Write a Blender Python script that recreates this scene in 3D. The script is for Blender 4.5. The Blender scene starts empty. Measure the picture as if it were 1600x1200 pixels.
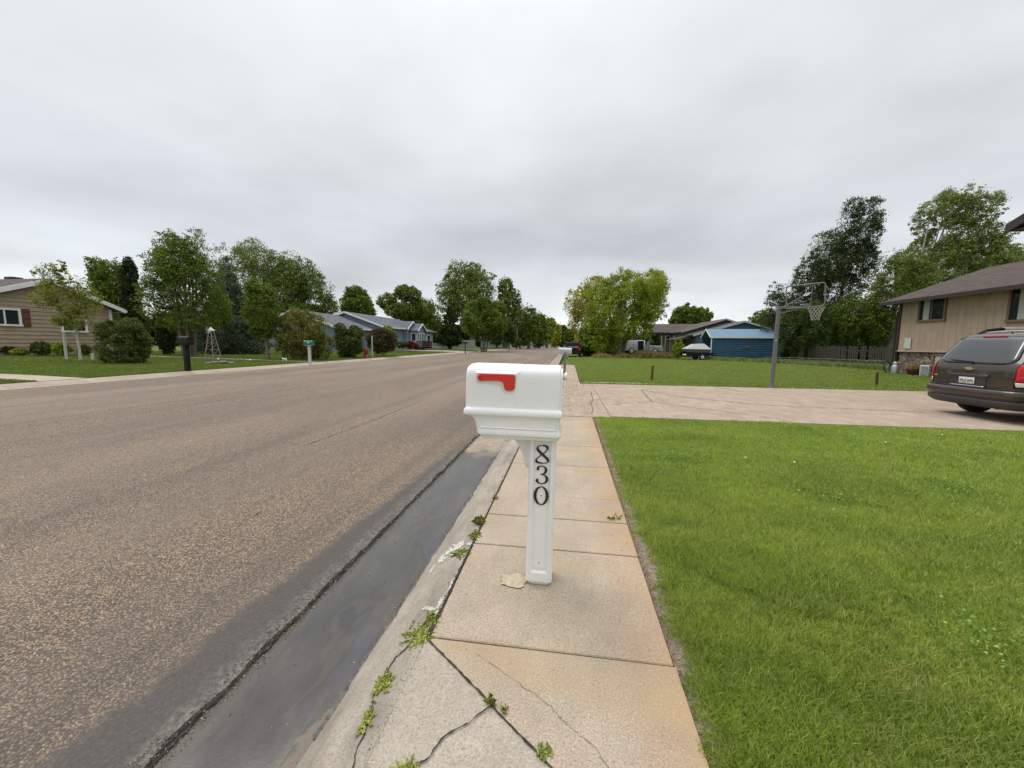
import bpy, math, random
import numpy as np
from mathutils import Vector, Matrix, noise as mn
R = math.radians
random.seed(7); RNG = np.random.default_rng(7)
S = bpy.context.scene
COL = S.collection

# ------------------------------------------------------------------ camera
CAM = dict(f=600.0, roll=R(0.5), pitch=-0.104230192, yaw=0.143965371, h=1.42)
def ray(px, py):
    c = CAM; u = px - 800; v = 600 - py; r = c['roll']
    u2 = u*math.cos(r) - v*math.sin(r); v2 = u*math.sin(r) + v*math.cos(r)
    p = c['pitch']; a = c['yaw']
    y = c['f']*math.cos(p) - v2*math.sin(p); z = c['f']*math.sin(p) + v2*math.cos(p)
    return Vector((u2*math.cos(a) - y*math.sin(a), u2*math.sin(a) + y*math.cos(a), z))
def at(px, py, d):
    "world point seen at a photo pixel, d metres in front of the camera"
    r = ray(px, py); f = -r.x*math.sin(CAM['yaw']) + r.y*math.cos(CAM['yaw'])
    return Vector((0, 0, CAM['h'])) + r*(d/f)
cam_d = bpy.data.cameras.new('camera'); cam = bpy.data.objects.new('camera', cam_d); COL.objects.link(cam)
fw = ray(800, 600).normalized(); rt = (ray(1400, 600) - ray(800, 600)).normalized(); up = rt.cross(fw)
m = Matrix((rt, up, -fw)).transposed().to_4x4(); m.translation = (0, 0, CAM['h'])
cam.matrix_world = m
cam_d.sensor_width = 36; cam_d.lens = 13.5; cam_d.clip_start = .05; cam_d.clip_end = 3000
S.camera = cam
# ------------------------------------------------------------------ world: overcast sky
SUN_EL, SUN_AZ = R(58), R(-60)      # azimuth from +Y towards +X
W = bpy.data.worlds.new('World'); S.world = W; W.use_nodes = True
nt = W.node_tree; N = nt.nodes; L = nt.links; N.clear()
def nd(t, **k):
    n = N.new(t)
    for a, b in k.items(): setattr(n, a, b)
    return n
def math_(op, a, b=None, clamp=False):
    n = nd('ShaderNodeMath', operation=op, use_clamp=clamp)
    for i, v in enumerate((a, b)):
        if v is None: continue
        if isinstance(v, (int, float)): n.inputs[i].default_value = v
        else: L.new(v, n.inputs[i])
    return n.outputs[0]
tc = nd('ShaderNodeTexCoord'); sep = nd('ShaderNodeSeparateXYZ'); L.new(tc.outputs['Generated'], sep.inputs[0])
zc = math_('MAXIMUM', sep.outputs[2], 0.0); den = math_('ADD', zc, 0.16)
cmb = nd('ShaderNodeCombineXYZ'); L.new(math_('DIVIDE', sep.outputs[0], den), cmb.inputs[0]); L.new(math_('DIVIDE', sep.outputs[1], den), cmb.inputs[1])
def wnoise(scale, detail, rough, off, stretch=(1, 1, 1)):
    mp = nd('ShaderNodeMapping'); mp.inputs['Location'].default_value = off; mp.inputs['Scale'].default_value = stretch
    L.new(cmb.outputs[0], mp.inputs[0])
    n = nd('ShaderNodeTexNoise'); n.inputs['Scale'].default_value = scale; n.inputs['Detail'].default_value = detail; n.inputs['Roughness'].default_value = rough
    L.new(mp.outputs[0], n.inputs['Vector']); return n.outputs[0]
n1 = wnoise(.36, 3, .45, (3.1, 1.7, 0), (1, 1.3, 1)); n2 = wnoise(1.1, 4, .5, (9, 4, 2), (1, 1, 1))
ramp = nd('ShaderNodeValToRGB'); cr = ramp.color_ramp           # brightness by height above the horizon
stops = [(0.0, (.80, .835, .85)), (.05, (.73, .76, .775)), (.13, (.53, .56, .58)), (.25, (.51, .54, .565)), (.42, (.62, .65, .67)), (.62, (.68, .705, .725)), (.85, (1.35, 1.37, 1.38)), (1.0, (1.8, 1.82, 1.83))]
cr.elements[0].position = 0; cr.elements[0].color = stops[0][1] + (1,)
cr.elements[1].position = 1; cr.elements[1].color = stops[-1][1] + (1,)
for p_, c_ in stops[1:-1]:
    e = cr.elements.new(p_); e.color = c_ + (1,)
L.new(zc, ramp.inputs[0])
fac = math_('ADD', math_('MULTIPLY', math_('SUBTRACT', n1, .5), 1.05), math_('MULTIPLY', math_('SUBTRACT', n2, .5), .6))
fac = math_('ADD', fac, 1.0)
vm = nd('ShaderNodeVectorMath', operation='SCALE'); L.new(ramp.outputs[0], vm.inputs[0]); L.new(fac, vm.inputs['Scale'])
sky = nd('ShaderNodeTexSky', sky_type='NISHITA', sun_disc=False, sun_elevation=SUN_EL, sun_rotation=SUN_AZ)
bg1 = nd('ShaderNodeBackground'); L.new(sky.outputs[0], bg1.inputs[0]); bg1.inputs[1].default_value = .05
bg2 = nd('ShaderNodeBackground'); L.new(vm.outputs[0], bg2.inputs[0]); bg2.inputs[1].default_value = 1.0
mx = nd('ShaderNodeMixShader'); mx.inputs[0].default_value = .93; L.new(bg1.outputs[0], mx.inputs[1]); L.new(bg2.outputs[0], mx.inputs[2])
out = nd('ShaderNodeOutputWorld'); L.new(mx.outputs[0], out.inputs[0])
sd = bpy.data.lights.new('sun', 'SUN'); sd.energy = 1.0; sd.angle = R(28); sd.color = (1, .965, .92)
so = bpy.data.objects.new('sun', sd); COL.objects.link(so)
sv = Vector((math.sin(SUN_AZ)*math.cos(SUN_EL), math.cos(SUN_AZ)*math.cos(SUN_EL), math.sin(SUN_EL)))
so.rotation_euler = sv.to_track_quat('Z', 'Y').to_euler()
S.view_settings.view_transform = 'Standard'; S.view_settings.look = 'None'; S.view_settings.gamma = 1; S.view_settings.exposure = 0.47
S.render.engine = 'CYCLES'
S.cycles.max_bounces = 6; S.cycles.transparent_max_bounces = 8

# ------------------------------------------------------------------ materials
class NB:
    def __init__(s, name):
        s.m = bpy.data.materials.new(name); s.m.use_nodes = True; s.t = s.m.node_tree; s.t.nodes.clear()
        s.b = s.n('ShaderNodeBsdfPrincipled'); s.o = s.n('ShaderNodeOutputMaterial'); s.l(s.b.outputs[0], s.o.inputs[0])
        s.pos = s.n('ShaderNodeNewGeometry').outputs['Position']
        s.obj = s.n('ShaderNodeTexCoord').outputs['Object']
    def n(s, t, **k):
        n = s.t.nodes.new(t)
        for a, b in k.items(): setattr(n, a, b)
        return n
    def l(s, a, b): s.t.links.new(a, b)
    def mp(s, vec, scale=(1, 1, 1), loc=(0, 0, 0), rot=(0, 0, 0)):
        n = s.n('ShaderNodeMapping'); n.inputs['Scale'].default_value = scale; n.inputs['Location'].default_value = loc; n.inputs['Rotation'].default_value = rot
        s.l(vec, n.inputs[0]); return n.outputs[0]
    def noise(s, vec, scale, detail=3, rough=.55):
        n = s.n('ShaderNodeTexNoise'); n.inputs['Scale'].default_value = scale; n.inputs['Detail'].default_value = detail; n.inputs['Roughness'].default_value = rough
        s.l(vec, n.inputs['Vector']); return n.outputs[0]
    def vor(s, vec, scale, feature='F1', outp='Color'):
        n = s.n('ShaderNodeTexVoronoi', feature=feature); n.inputs['Scale'].default_value = scale; s.l(vec, n.inputs['Vector']); return n.outputs[outp]
    def ramp(s, f, stops, interp='LINEAR'):
        n = s.n('ShaderNodeValToRGB'); c = n.color_ramp; c.interpolation = interp
        def q(v): return (v, v, v, 1) if isinstance(v, (int, float)) else tuple(v)[:3] + (1,)
        c.elements[0].position = stops[0][0]; c.elements[0].color = q(stops[0][1])
        c.elements[1].position = stops[-1][0]; c.elements[1].color = q(stops[-1][1])
        for p, v in stops[1:-1]:
            e = c.elements.new(p); e.color = q(v)
        s.l(f, n.inputs[0]); return n.outputs[0]
    def mix(s, f, a, b, mode='MIX'):
        n = s.n('ShaderNodeMix', data_type='RGBA', blend_type=mode)
        for i, v in ((0, f), (6, a), (7, b)):
            if isinstance(v, (int, float)): n.inputs[i].default_value = v if i == 0 else (v, v, v, 1)
            elif isinstance(v, tuple): n.inputs[i].default_value = v[:3] + (1,)
            else: s.l(v, n.inputs[i])
        return n.outputs[2]
    def math(s, op, a, b=0.0, c=None, clamp=False):
        n = s.n('ShaderNodeMath', operation=op, use_clamp=clamp)
        for i, v in enumerate((a, b, c)):
            if v is None: continue
            if isinstance(v, (int, float)): n.inputs[i].default_value = v
            else: s.l(v, n.inputs[i])
        return n.outputs[0]
    def sep(s, v):
        n = s.n('ShaderNodeSeparateXYZ'); s.l(v, n.inputs[0]); return n.outputs
    def bump(s, h, strength=.5, dist=.01, prev=None):
        n = s.n('ShaderNodeBump'); n.inputs['Strength'].default_value = strength; n.inputs['Distance'].default_value = dist
        s.l(h, n.inputs['Height'])
        if prev: s.l(prev, n.inputs['Normal'])
        s.l(n.outputs[0], s.b.inputs['Normal']); return n.outputs[0]
    def col(s, v):
        if isinstance(v, tuple): s.b.inputs['Base Color'].default_value = v[:3] + (1,)
        else: s.l(v, s.b.inputs['Base Color'])
    def rough(s, v):
        if isinstance(v, (int, float)): s.b.inputs['Roughness'].default_value = v
        else: s.l(v, s.b.inputs['Roughness'])
_mc = {}
def mat(name, c, rough=.6, var=.12, scale=6, metal=0, spec=.5, bump=0, bscale=40, coat=0, dirt=0):
    if name in _mc: return _mc[name]
    b = NB(name); f = b.noise(b.pos, scale, 4)
    d = tuple(x*(1-var) for x in c); e = tuple(min(1, x*(1+var)) for x in c)
    cc = b.ramp(f, [(.3, d), (.7, e)])
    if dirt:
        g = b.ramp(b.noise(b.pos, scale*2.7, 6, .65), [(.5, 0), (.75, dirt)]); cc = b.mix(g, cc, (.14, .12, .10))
    b.col(cc); b.rough(b.ramp(b.noise(b.pos, scale*1.7, 3), [(.3, max(.02, rough-.06)), (.7, min(1, rough+.08))]))
    b.b.inputs['Metallic'].default_value = metal; b.b.inputs['Specular IOR Level'].default_value = spec
    b.b.inputs['Coat Weight'].default_value = coat; b.b.inputs['Coat Roughness'].default_value = .06
    if bump: b.bump(b.noise(b.pos, bscale, 4), bump, .01)
    _mc[name] = b.m; return b.m
def foliage(name, c1, c2, c3, nscale=.9, trans=.2):
    if name in _mc: return _mc[name]
    c1, c2, c3 = [(c[0]*k*1.03, c[1]*k, c[2]*k*.68) for c, k in ((c1, .95), (c2, 1.2), (c3, 2.0))]
    b = NB(name); g = b.n('ShaderNodeNewGeometry')
    rnd = g.outputs['Random Per Island']
    patch = b.noise(b.pos, nscale, 3)
    a = b.ramp(patch, [(.40, c1), (.60, c2)])
    cc = b.mix(b.math('MULTIPLY', b.math('POWER', rnd, 3.0), .8), a, c3)
    b.col(cc); b.rough(.6); b.b.inputs['Specular IOR Level'].default_value = .12
    tr = b.n('ShaderNodeBsdfTranslucent'); b.l(b.mix(.5, cc, c3), tr.inputs[0])
    mx = b.n('ShaderNodeMixShader'); mx.inputs[0].default_value = trans
    b.l(b.b.outputs[0], mx.inputs[1]); b.l(tr.outputs[0], mx.inputs[2]); b.l(mx.outputs[0], b.o.inputs[0])
    _mc[name] = b.m; return b.m

# ------------------------------------------------------------------ mesh builder
class MB:
    def __init__(s): s.v = []; s.f = []; s.m = Matrix.Identity(4); s.sm = []
    def add(s, vs, fs, smooth=False):
        n = len(s.v); s.v += [tuple(s.m @ Vector(v)) for v in vs]; s.f += [tuple(i+n for i in f) for f in fs]; s.sm += [smooth]*len(fs)
        return s
    def box(s, c, size, rot=None, bev=0):
        x, y, z = (a/2 for a in size); c = Vector(c)
        if bev:
            b = min(bev, x*.9, y*.9, z*.9); vs = []; 
            # chamfered box: 24 verts
            idx = {}
            for sx in (-1, 1):
                for sy in (-1, 1):
                    for sz in (-1, 1):
                        for k in range(3):
                            p = [sx*(x-b), sy*(y-b), sz*(z-b)]; p[k] = (sx*x, sy*y, sz*z)[k]
                            idx[(sx, sy, sz, k)] = len(vs); vs.append(Vector(p))
            fs = []
            def g(*a): return idx[a]
            for sx in (-1, 1): q = [g(sx, -1, -1, 0), g(sx, 1, -1, 0), g(sx, 1, 1, 0), g(sx, -1, 1, 0)]; fs.append(q if sx > 0 else q[::-1])
            for sy in (-1, 1): q = [g(-1, sy, -1, 1), g(1, sy, -1, 1), g(1, sy, 1, 1), g(-1, sy, 1, 1)]; fs.append(q[::-1] if sy > 0 else q)
            for sz in (-1, 1): q = [g(-1, -1, sz, 2), g(1, -1, sz, 2), g(1, 1, sz, 2), g(-1, 1, sz, 2)]; fs.append(q if sz > 0 else q[::-1])
            for sx in (-1, 1):
                for sy in (-1, 1): q = [g(sx, sy, -1, 0), g(sx, sy, -1, 1), g(sx, sy, 1, 1), g(sx, sy, 1, 0)]; fs.append(q if sx*sy > 0 else q[::-1])
                for sz in (-1, 1): q = [g(sx, -1, sz, 0), g(sx, 1, sz, 0), g(sx, 1, sz, 2), g(sx, -1, sz, 2)]; fs.append(q if sx*sz > 0 else q[::-1])
            for sy in (-1, 1):
                for sz in (-1, 1): q = [g(-1, sy, sz, 1), g(-1, sy, sz, 2), g(1, sy, sz, 2), g(1, sy, sz, 1)]; fs.append(q if sy*sz > 0 else q[::-1])
            for sx in (-1, 1):
                for sy in (-1, 1):
                    for sz in (-1, 1):
                        q = [g(sx, sy, sz, 0), g(sx, sy, sz, 1), g(sx, sy, sz, 2)]; fs.append(q if sx*sy*sz > 0 else q[::-1])
        else:
            vs = [Vector((a*x, b*y, d*z)) for a in (-1, 1) for b in (-1, 1) for d in (-1, 1)]
            fs = [(0, 1, 3, 2), (4, 6, 7, 5), (0, 4, 5, 1), (2, 3, 7, 6), (0, 2, 6, 4), (1, 5, 7, 3)]
        if rot is not None: vs = [rot @ v for v in vs]
        return s.add([v + c for v in vs], fs)
    def tube(s, pts, rad, n=8, cap=True, smooth=True):
        pts = [Vector(p) for p in pts]; k = len(pts)
        if isinstance(rad, (int, float)): rad = [rad]*k
        vs = []; ref = None
        for i, p in enumerate(pts):
            t = (pts[min(i+1, k-1)] - pts[max(i-1, 0)]).normalized()
            if ref is None: ref = t.orthogonal().normalized()
            u = (ref - t*ref.dot(t)); u = u.normalized() if u.length > 1e-6 else t.orthogonal().normalized(); ref = u; w = t.cross(u)
            for j in range(n):
                a = 2*math.pi*j/n; vs.append(p + (u*math.cos(a) + w*math.sin(a))*rad[i])
        fs = [(i*n+j, i*n+(j+1) % n, (i+1)*n+(j+1) % n, (i+1)*n+j) for i in range(k-1) for j in range(n)]
        s.add(vs, fs, smooth)
        if cap: s.add(vs[:n], [tuple(range(n))[::-1]]); s.add(vs[-n:], [tuple(range(n))])
        return s
    def lathe(s, prof, c=(0, 0, 0), n=24, axis='Z', smooth=True):
        "prof: (radius, height) pairs"
        vs = []
        for r, h in prof:
            for j in range(n):
                a = 2*math.pi*j/n; x, y = r*math.cos(a), r*math.sin(a)
                p = (x, y, h) if axis == 'Z' else ((h, x, y) if axis == 'X' else (y, h, x)); vs.append(Vector(p) + Vector(c))
        fs = [(i*n+j, i*n+(j+1) % n, (i+1)*n+(j+1) % n, (i+1)*n+j) for i in range(len(prof)-1) for j in range(n)]
        return s.add(vs, fs, smooth)
    def prism(s, poly, d, t, axis='Y'):
        "2D polygon extruded from d to t along an axis; poly coords are the two other axes in order"
        def P(a, b, h): return {'Y': (a, h, b), 'X': (h, a, b), 'Z': (a, b, h)}[axis]
        n = len(poly); vs = [P(a, b, d) for a, b in poly] + [P(a, b, t) for a, b in poly]
        return s.add(vs, [tuple(range(n)), tuple(range(2*n-1, n-1, -1))] + [(i, (i+1) % n + 0, (i+1) % n + n, i+n)[::-1] for i in range(n)])
    def quad(s, *p): return s.add(p, [tuple(range(len(p)))])
    def obj(s, name, m, parent=None, smooth=None, fix=True):
        me = bpy.data.meshes.new(name); me.from_pydata(s.v, [], s.f); me.validate()
        if fix:
            import bmesh
            bm = bmesh.new(); bm.from_mesh(me); bmesh.ops.recalc_face_normals(bm, faces=bm.faces); bm.to_mesh(me); bm.free()
        if len(me.polygons) == len(s.sm): me.polygons.foreach_set('use_smooth', s.sm if smooth is None else [smooth]*len(s.sm))
        o = bpy.data.objects.new(name, me); COL.objects.link(o)
        if m: me.materials.append(m)
        if parent: o.parent = parent
        return o
def fastmesh(name, verts, k, m, parent=None):
    "verts: (n*k,3) array, every k verts is one face"
    me = bpy.data.meshes.new(name); nv = len(verts); nf = nv//k
    me.vertices.add(nv); me.vertices.foreach_set('co', np.ascontiguousarray(verts, dtype=np.float32).ravel())
    me.loops.add(nv); me.loops.foreach_set('vertex_index', np.arange(nv, dtype=np.int32))
    me.polygons.add(nf); me.polygons.foreach_set('loop_start', np.arange(0, nv, k, dtype=np.int32)); me.polygons.foreach_set('loop_total', np.full(nf, k, dtype=np.int32))
    me.update(calc_edges=True); me.materials.append(m)
    o = bpy.data.objects.new(name, me); COL.objects.link(o)
    if parent: o.parent = parent
    return o
def tag(o, label, cat, group=None):
    o['label'] = label; o['category'] = cat
    if group: o['group'] = group
    return o
def thing(name, label, cat, loc=(0, 0, 0), rotz=0, group=None):
    o = bpy.data.objects.new(name, None); COL.objects.link(o); o.location = loc; o.rotation_euler = (0, 0, rotz); o.empty_display_size = .2
    return tag(o, label, cat, group)
def struct(o): o['kind'] = 'structure'; return o
def stuff(o, label, cat): o['kind'] = 'stuff'; o['label'] = label; o['category'] = cat; return o

# ------------------------------------------------------------------ ground heights
def gz(x, y=0):
    pts = [(-2000, 1.6), (-100, 1.1), (-45, .75), (-27, .52), (-16, .34), (-14.05, .29), (-14.0, -.35), (-.9, -.35), (-.5, -.03), (2000, -.0)]
    if x > -.5: return -.015
    for (a, b), (c, d) in zip(pts, pts[1:]):
        if a <= x <= c: return b + (d-b)*(x-a)/(c-a)
    return 0
def base(px, d, py=560):
    p = at(px, py, d); return Vector((p.x, p.y, gz(p.x, p.y)))

# ------------------------------------------------------------------ ground materials
def m_lawn():
    b = NB('lawn_soil_and_grass'); f = b.noise(b.pos, .35, 4); f2 = b.noise(b.mp(b.pos, (1, 5, 1)), 1.2, 5)
    c = b.ramp(f, [(.3, (.08, .125, .025)), (.7, (.125, .175, .04))])
    c = b.mix(b.ramp(f2, [(.35, 0), (.75, .55)]), c, (.17, .19, .06))
    c = b.mix(b.ramp(b.noise(b.pos, 25, 4), [(.4, 0), (.7, .5)]), c, (.05, .07, .022))
    b.col(c); b.rough(.9); b.b.inputs['Specular IOR Level'].default_value = .15; b.bump(b.noise(b.pos, 18, 5), .6, .05); return b.m
def m_road():
    b = NB('chip_seal_asphalt'); p = b.pos
    vn = b.n('ShaderNodeTexVoronoi'); vn.inputs['Scale'].default_value = 118; b.l(p, vn.inputs['Vector'])
    v = b.n('ShaderNodeSeparateColor'); b.l(vn.outputs['Color'], v.inputs[0])
    chips = b.ramp(v.outputs[0], [(0, (.055, .045, .04)), (.22, (.115, .08, .055)), (.45, (.265, .176, .108)), (.68, (.365, .248, .148)), (.90, (.46, .315, .185)), (1, (.55, .46, .34))])
    gap = b.ramp(vn.outputs['Distance'], [(.36, 0), (.62, .85)])
    c = b.mix(gap, chips, (.045, .038, .034))
    big = b.noise(b.mp(p, (1, .22, 1)), 1.1, 5, .6)
    c = b.mix(b.ramp(big, [(.42, 0), (.72, .55)]), c, (.085, .07, .062))
    patch = b.noise(p, 5.5, 4, .65)
    c = b.mix(b.ramp(patch, [(.52, 0), (.72, .3)]), c, (.06, .05, .045))
    wear = b.noise(b.mp(p, (.5, .06, 1), (2, 7, 0)), 1.0, 4, .6); c = b.mix(b.ramp(wear, [(.45, 0), (.7, .35)]), c, (.33, .25, .18))
    sx = b.sep(p)
    edge = b.math('ADD', sx[0], b.math('MULTIPLY', b.math('SUBTRACT', b.noise(p, 9, 5, .7), .5), .20))
    edn = b.math('SUBTRACT', b.math('ADD', edge, 2.10), b.math('MULTIPLY', b.math('MINIMUM', b.math('MAXIMUM', sx[1], 0.0), 6.5), .052)); e = b.ramp(edn, [(.2, 0), (.29, 1)])
    edgec = b.ramp(b.noise(p, 60, 5, .7), [(.3, (.055, .047, .042)), (.6, (.088, .076, .067)), (.8, (.15, .13, .11))])
    c = b.mix(e, c, edgec)
    e2 = b.ramp(b.math('ADD', edge, 2.0), [(.42, 0), (.50, .7)]); c = b.mix(b.math('MULTIPLY', e2, b.ramp(b.noise(p, 40, 4, .7), [(.42, 0), (.6, 1)])), c, (.22, .20, .17))
    # distant wear: darker tar ridge lines running with the street
    ln = b.n('ShaderNodeTexWave', wave_type='BANDS', bands_direction='X'); ln.inputs['Scale'].default_value = .16; ln.inputs['Distortion'].default_value = 1.2; ln.inputs['Detail'].default_value = 3; ln.inputs['Detail Scale'].default_value = .6
    b.l(p, ln.inputs['Vector'])
    c = b.mix(b.ramp(ln.outputs[0], [(.0, .2), (.03, 0)]), c, (.05, .042, .038))
    b.col(c); b.rough(.75)
    h = b.math('SUBTRACT', b.math('MULTIPLY', v.outputs[1], .5), vn.outputs['Distance']); b.bump(h, .8, .006); return b.m
def m_conc(name, tint=(1, 1, 1), orange=0, grey=0, dark=0):
    b = NB(name); p = b.pos
    f = b.noise(p, 2.2, 5, .6); c = b.ramp(f, [(.3, (.34*tint[0], .275*tint[1], .205*tint[2])), (.7, (.45*tint[0], .37*tint[1], .28*tint[2]))])
    g = b.noise(p, 130, 3, .7); c = b.mix(b.ramp(g, [(.36, .65), (.5, 0)]), c, (.17*tint[0], .125*tint[1], .085*tint[2])); c = b.mix(b.ramp(g, [(.54, 0), (.68, .55)]), c, (.62, .54, .44))
    c = b.mix(b.ramp(b.noise(p, 7, 6, .7), [(.45, 0), (.75, .45)]), c, (.29*tint[0], .235*tint[1], .18*tint[2]))
    if orange:
        sx = b.sep(p); o = b.math('ADD', sx[0], b.math('MULTIPLY', b.noise(p, 3.2, 4), .5))
        c = b.mix(b.math('MULTIPLY', b.ramp(o, [(.46, .0), (.88, .62)]), orange), c, (.40, .215, .075))
        o2 = b.ramp(b.noise(b.mp(p, (.6, 1.6, 1), (3, 1, 0)), 1.6, 3), [(.5, 0), (.7, .5)]); c = b.mix(o2, c, (.40, .27, .12))
    if grey: c = b.mix(b.ramp(b.noise(p, 5, 5, .65), [(.3, grey*.5), (.7, grey)]), c, (.27, .24, .215))
    c = b.mix(b.ramp(b.noise(p, .85, 6, .68), [(.40, .0), (.70, .40)]), c, (.20*tint[0], .165*tint[1], .13*tint[2]))
    c = b.mix(b.ramp(b.vor(p, 38, 'F1', 'Distance'), [(.05, .75), (.14, 0)]), c, (.11, .085, .065)); ag = b.ramp(b.vor(b.mp(p, loc=(3, 1, 0)), 70, 'F1', 'Distance'), [(.12, .5), (.26, 0)]); c = b.mix(ag, c, (.52, .43, .34))
    if dark: c = b.mix(b.ramp(b.noise(b.mp(p, (1, .3, 1)), 6, 5, .7), [(.42, 0), (.7, dark)]), c, (.10, .085, .07))
    b.col(c); b.rough(.85); b.b.inputs['Specular IOR Level'].default_value = .3; b.bump(g, .35, .003); return b.m
def m_pan():
    b = NB('wet_gutter_pan'); p = b.pos
    f = b.noise(b.mp(p, (1, .45, 1)), 3.2, 5, .6)
    c = b.ramp(f, [(.3, (.048, .045, .043)), (.5, (.066, .062, .057)), (.72, (.100, .096, .074))])
    oil = b.noise(b.mp(p, (1.4, .5, 1), (5, 2, 0)), 2.6, 3, .6)
    c = b.mix(b.ramp(oil, [(.48, 0), (.53, .3), (.57, 0)]), c, (.13, .095, .065)); c = b.mix(b.ramp(oil, [(.60, 0), (.64, .35), (.69, .05)]), c, (.078, .073, .11))
    c = b.mix(b.ramp(b.noise(p, 75, 3, .7), [(.62, 0), (.72, .5)]), c, (.035, .03, .03))
    sx = b.sep(p)
    edge = b.math('ADD', sx[0], b.math('MULTIPLY', b.math('SUBTRACT', b.noise(p, 6, 5, .7), .5), .16))
    edge2 = b.math('ADD', edge, b.ramp(b.math('MULTIPLY', sx[1], .5), [(.55, 0.0), (.85, -.0)])); mud = b.ramp(b.math('SUBTRACT', b.math('ADD', edge2, 2.0), b.ramp(b.math('MULTIPLY', sx[1], .5), [(.45, 0.0), (.85, .10)])), [(.98, 0), (1.06, .8)]); c = b.mix(mud, c, (.17, .13, .095))
    # beyond 5.2 m the pan is dry and sandy
    yy = b.math('ADD', sx[1], b.math('MULTIPLY', b.noise(p, 3, 4), 1.2)); dry = b.ramp(b.math('MULTIPLY', yy, .1), [(.56, 0), (.60, 1)])
    sandy = b.ramp(b.noise(p, 9, 5, .7), [(.3, (.19, .15, .115)), (.7, (.35, .285, .21))]); c = b.mix(dry, c, sandy)
    b.col(c)
    r = b.ramp(f, [(.3, .12), (.7, .28)]); b.rough(b.mix(b.math('MAXIMUM', dry, mud), r, (.8, .8, .8)))
    b.bump(b.noise(p, 60, 3), .12, .003); return b.m
def m_plain(name, c, rough=.9): return mat(name, c, rough, .35, 30, bump=.4, bscale=60)
M_lawn, M_road, M_pan = m_lawn(), m_road(), m_pan()
M_walk = m_conc('tan_sidewalk_concrete', orange=1.0)
M_ramp = m_conc('greyer_concrete', (1.02, 1.07, 1.13), grey=.3)
M_curb = m_conc('curb_concrete', (1.0, 1.05, 1.10), grey=.45, dark=.6)
M_drive = m_conc('pinkish_driveway_concrete', (1.03, .97, .97), dark=.30)
M_far = m_conc('far_curb_concrete', (1.05, 1.08, 1.12), dark=.2)
M_dirt = m_plain('joint_dirt', (.03, .024, .02)); M_soil = m_plain('edge_soil', (.20, .155, .11))

# ------------------------------------------------------------------ ground, road, walks
def strip(xs_z, ys, name, m):
    mb = MB(); n = len(xs_z)
    vs = [(x, y, z) for y in ys for x, z in xs_z]
    mb.add(vs, [(j*n+i, j*n+i+1, (j+1)*n+i+1, (j+1)*n+i) for j in range(len(ys)-1) for i in range(n-1)])
    return struct(mb.obj(name, m))
strip([(-2000, 1.6), (-100, 1.1), (-45, .75), (-27, .52), (-16, .34), (-14.02, .27), (-14.0, -.35), (-.8, -.35), (.42, -.06), (.56, -.03), (.75, -.015), (2000, -.015)], [-60, 2200], 'ground', M_lawn)
ROAD = [(-13.52, .20), (-11, .22), (-8, .20), (-5, .10), (-3, .0), (-2, -.06), (-1.62, -.085), (-1.47, -.098)]
ys = sorted(set([-6] + [i*.08 for i in range(0, 100)] + [8, 12, 20, 40, 90, 240]))
mb = MB(); vs = []
for y in ys:
    for i, (x, z) in enumerate(ROAD):
        if i == len(ROAD)-1: x += mn.noise(Vector((0, y*4, 0)))*.03 + mn.noise(Vector((3, y*17, 0)))*.016
        vs.append((x, y, z + (mn.noise(Vector((x*3, y*3, 1)))*.008 if i == len(ROAD)-1 else 0)))
n = len(ROAD); mb.add(vs, [(j*n+i, j*n+i+1, (j+1)*n+i+1, (j+1)*n+i) for j in range(len(ys)-1) for i in range(n-1)])
mb.add([(v[0], v[1], v[2]) for v in vs[n-1::n]] + [(v[0]+.004, v[1], -.16) for v in vs[n-1::n]], [(j, j+1, j+1+len(ys), j+len(ys)) for j in range(len(ys)-1)])
struct(mb.obj('road', M_road, fix=False))
# tar-black crack line between asphalt and gutter pan
def ribbon(name, pts, w, z, m, jit=.012, step=.018, wj=.6, seed=0, zf=None):
    rn = random.Random(seed); P = []
    for (a, b), (c, d) in zip(pts, pts[1:]):
        k = max(1, int(math.hypot(c-a, d-b)/step))
        for i in range(k): t = i/k; P.append((a+(c-a)*t, b+(d-b)*t))
    P.append(pts[-1]); q = []
    for i, (x, y) in enumerate(P):
        j = jit if 0 < i < len(P)-1 else 0
        q.append((x+mn.noise(Vector((x*11, y*11, seed)))*jit*2 + mn.noise(Vector((x*60, y*60, seed)))*jit*.8, y+mn.noise(Vector((x*11, y*11, seed+9)))*jit*2+ mn.noise(Vector((x*60, y*60, seed+5)))*jit*.8))
    vs = []
    for i, (x, y) in enumerate(q):
        a = q[max(0, i-1)]; b_ = q[min(len(q)-1, i+1)]; dx, dy = b_[0]-a[0], b_[1]-a[1]; l = math.hypot(dx, dy) or 1
        ww = w*(1+rn.uniform(-wj, wj))/2; zz = zf(x, y)+z if zf else z
        vs += [(x-dy/l*ww, y+dx/l*ww, zz), (x+dy/l*ww, y-dx/l*ww, zz)]
    return vs, [(2*i, 2*i+1, 2*i+3, 2*i+2) for i in range(len(q)-1)]
PANX = [(-1.50, -.125), (-1.40, -.118), (-1.2, -.113), (-1.0, -.108), (-.93, -.100), (-.885, -.07), (-.84, -.03), (-.80, -.012), (-.74, -.004), (-.645, -.002)]
def curbz(x, y=9):
    for (a, b), (c, d) in zip(PANX, PANX[1:]):
        if a <= x <= c: return b + (d-b)*(x-a)/(c-a)
    return -.002 if x > -.7 else -.12
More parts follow.
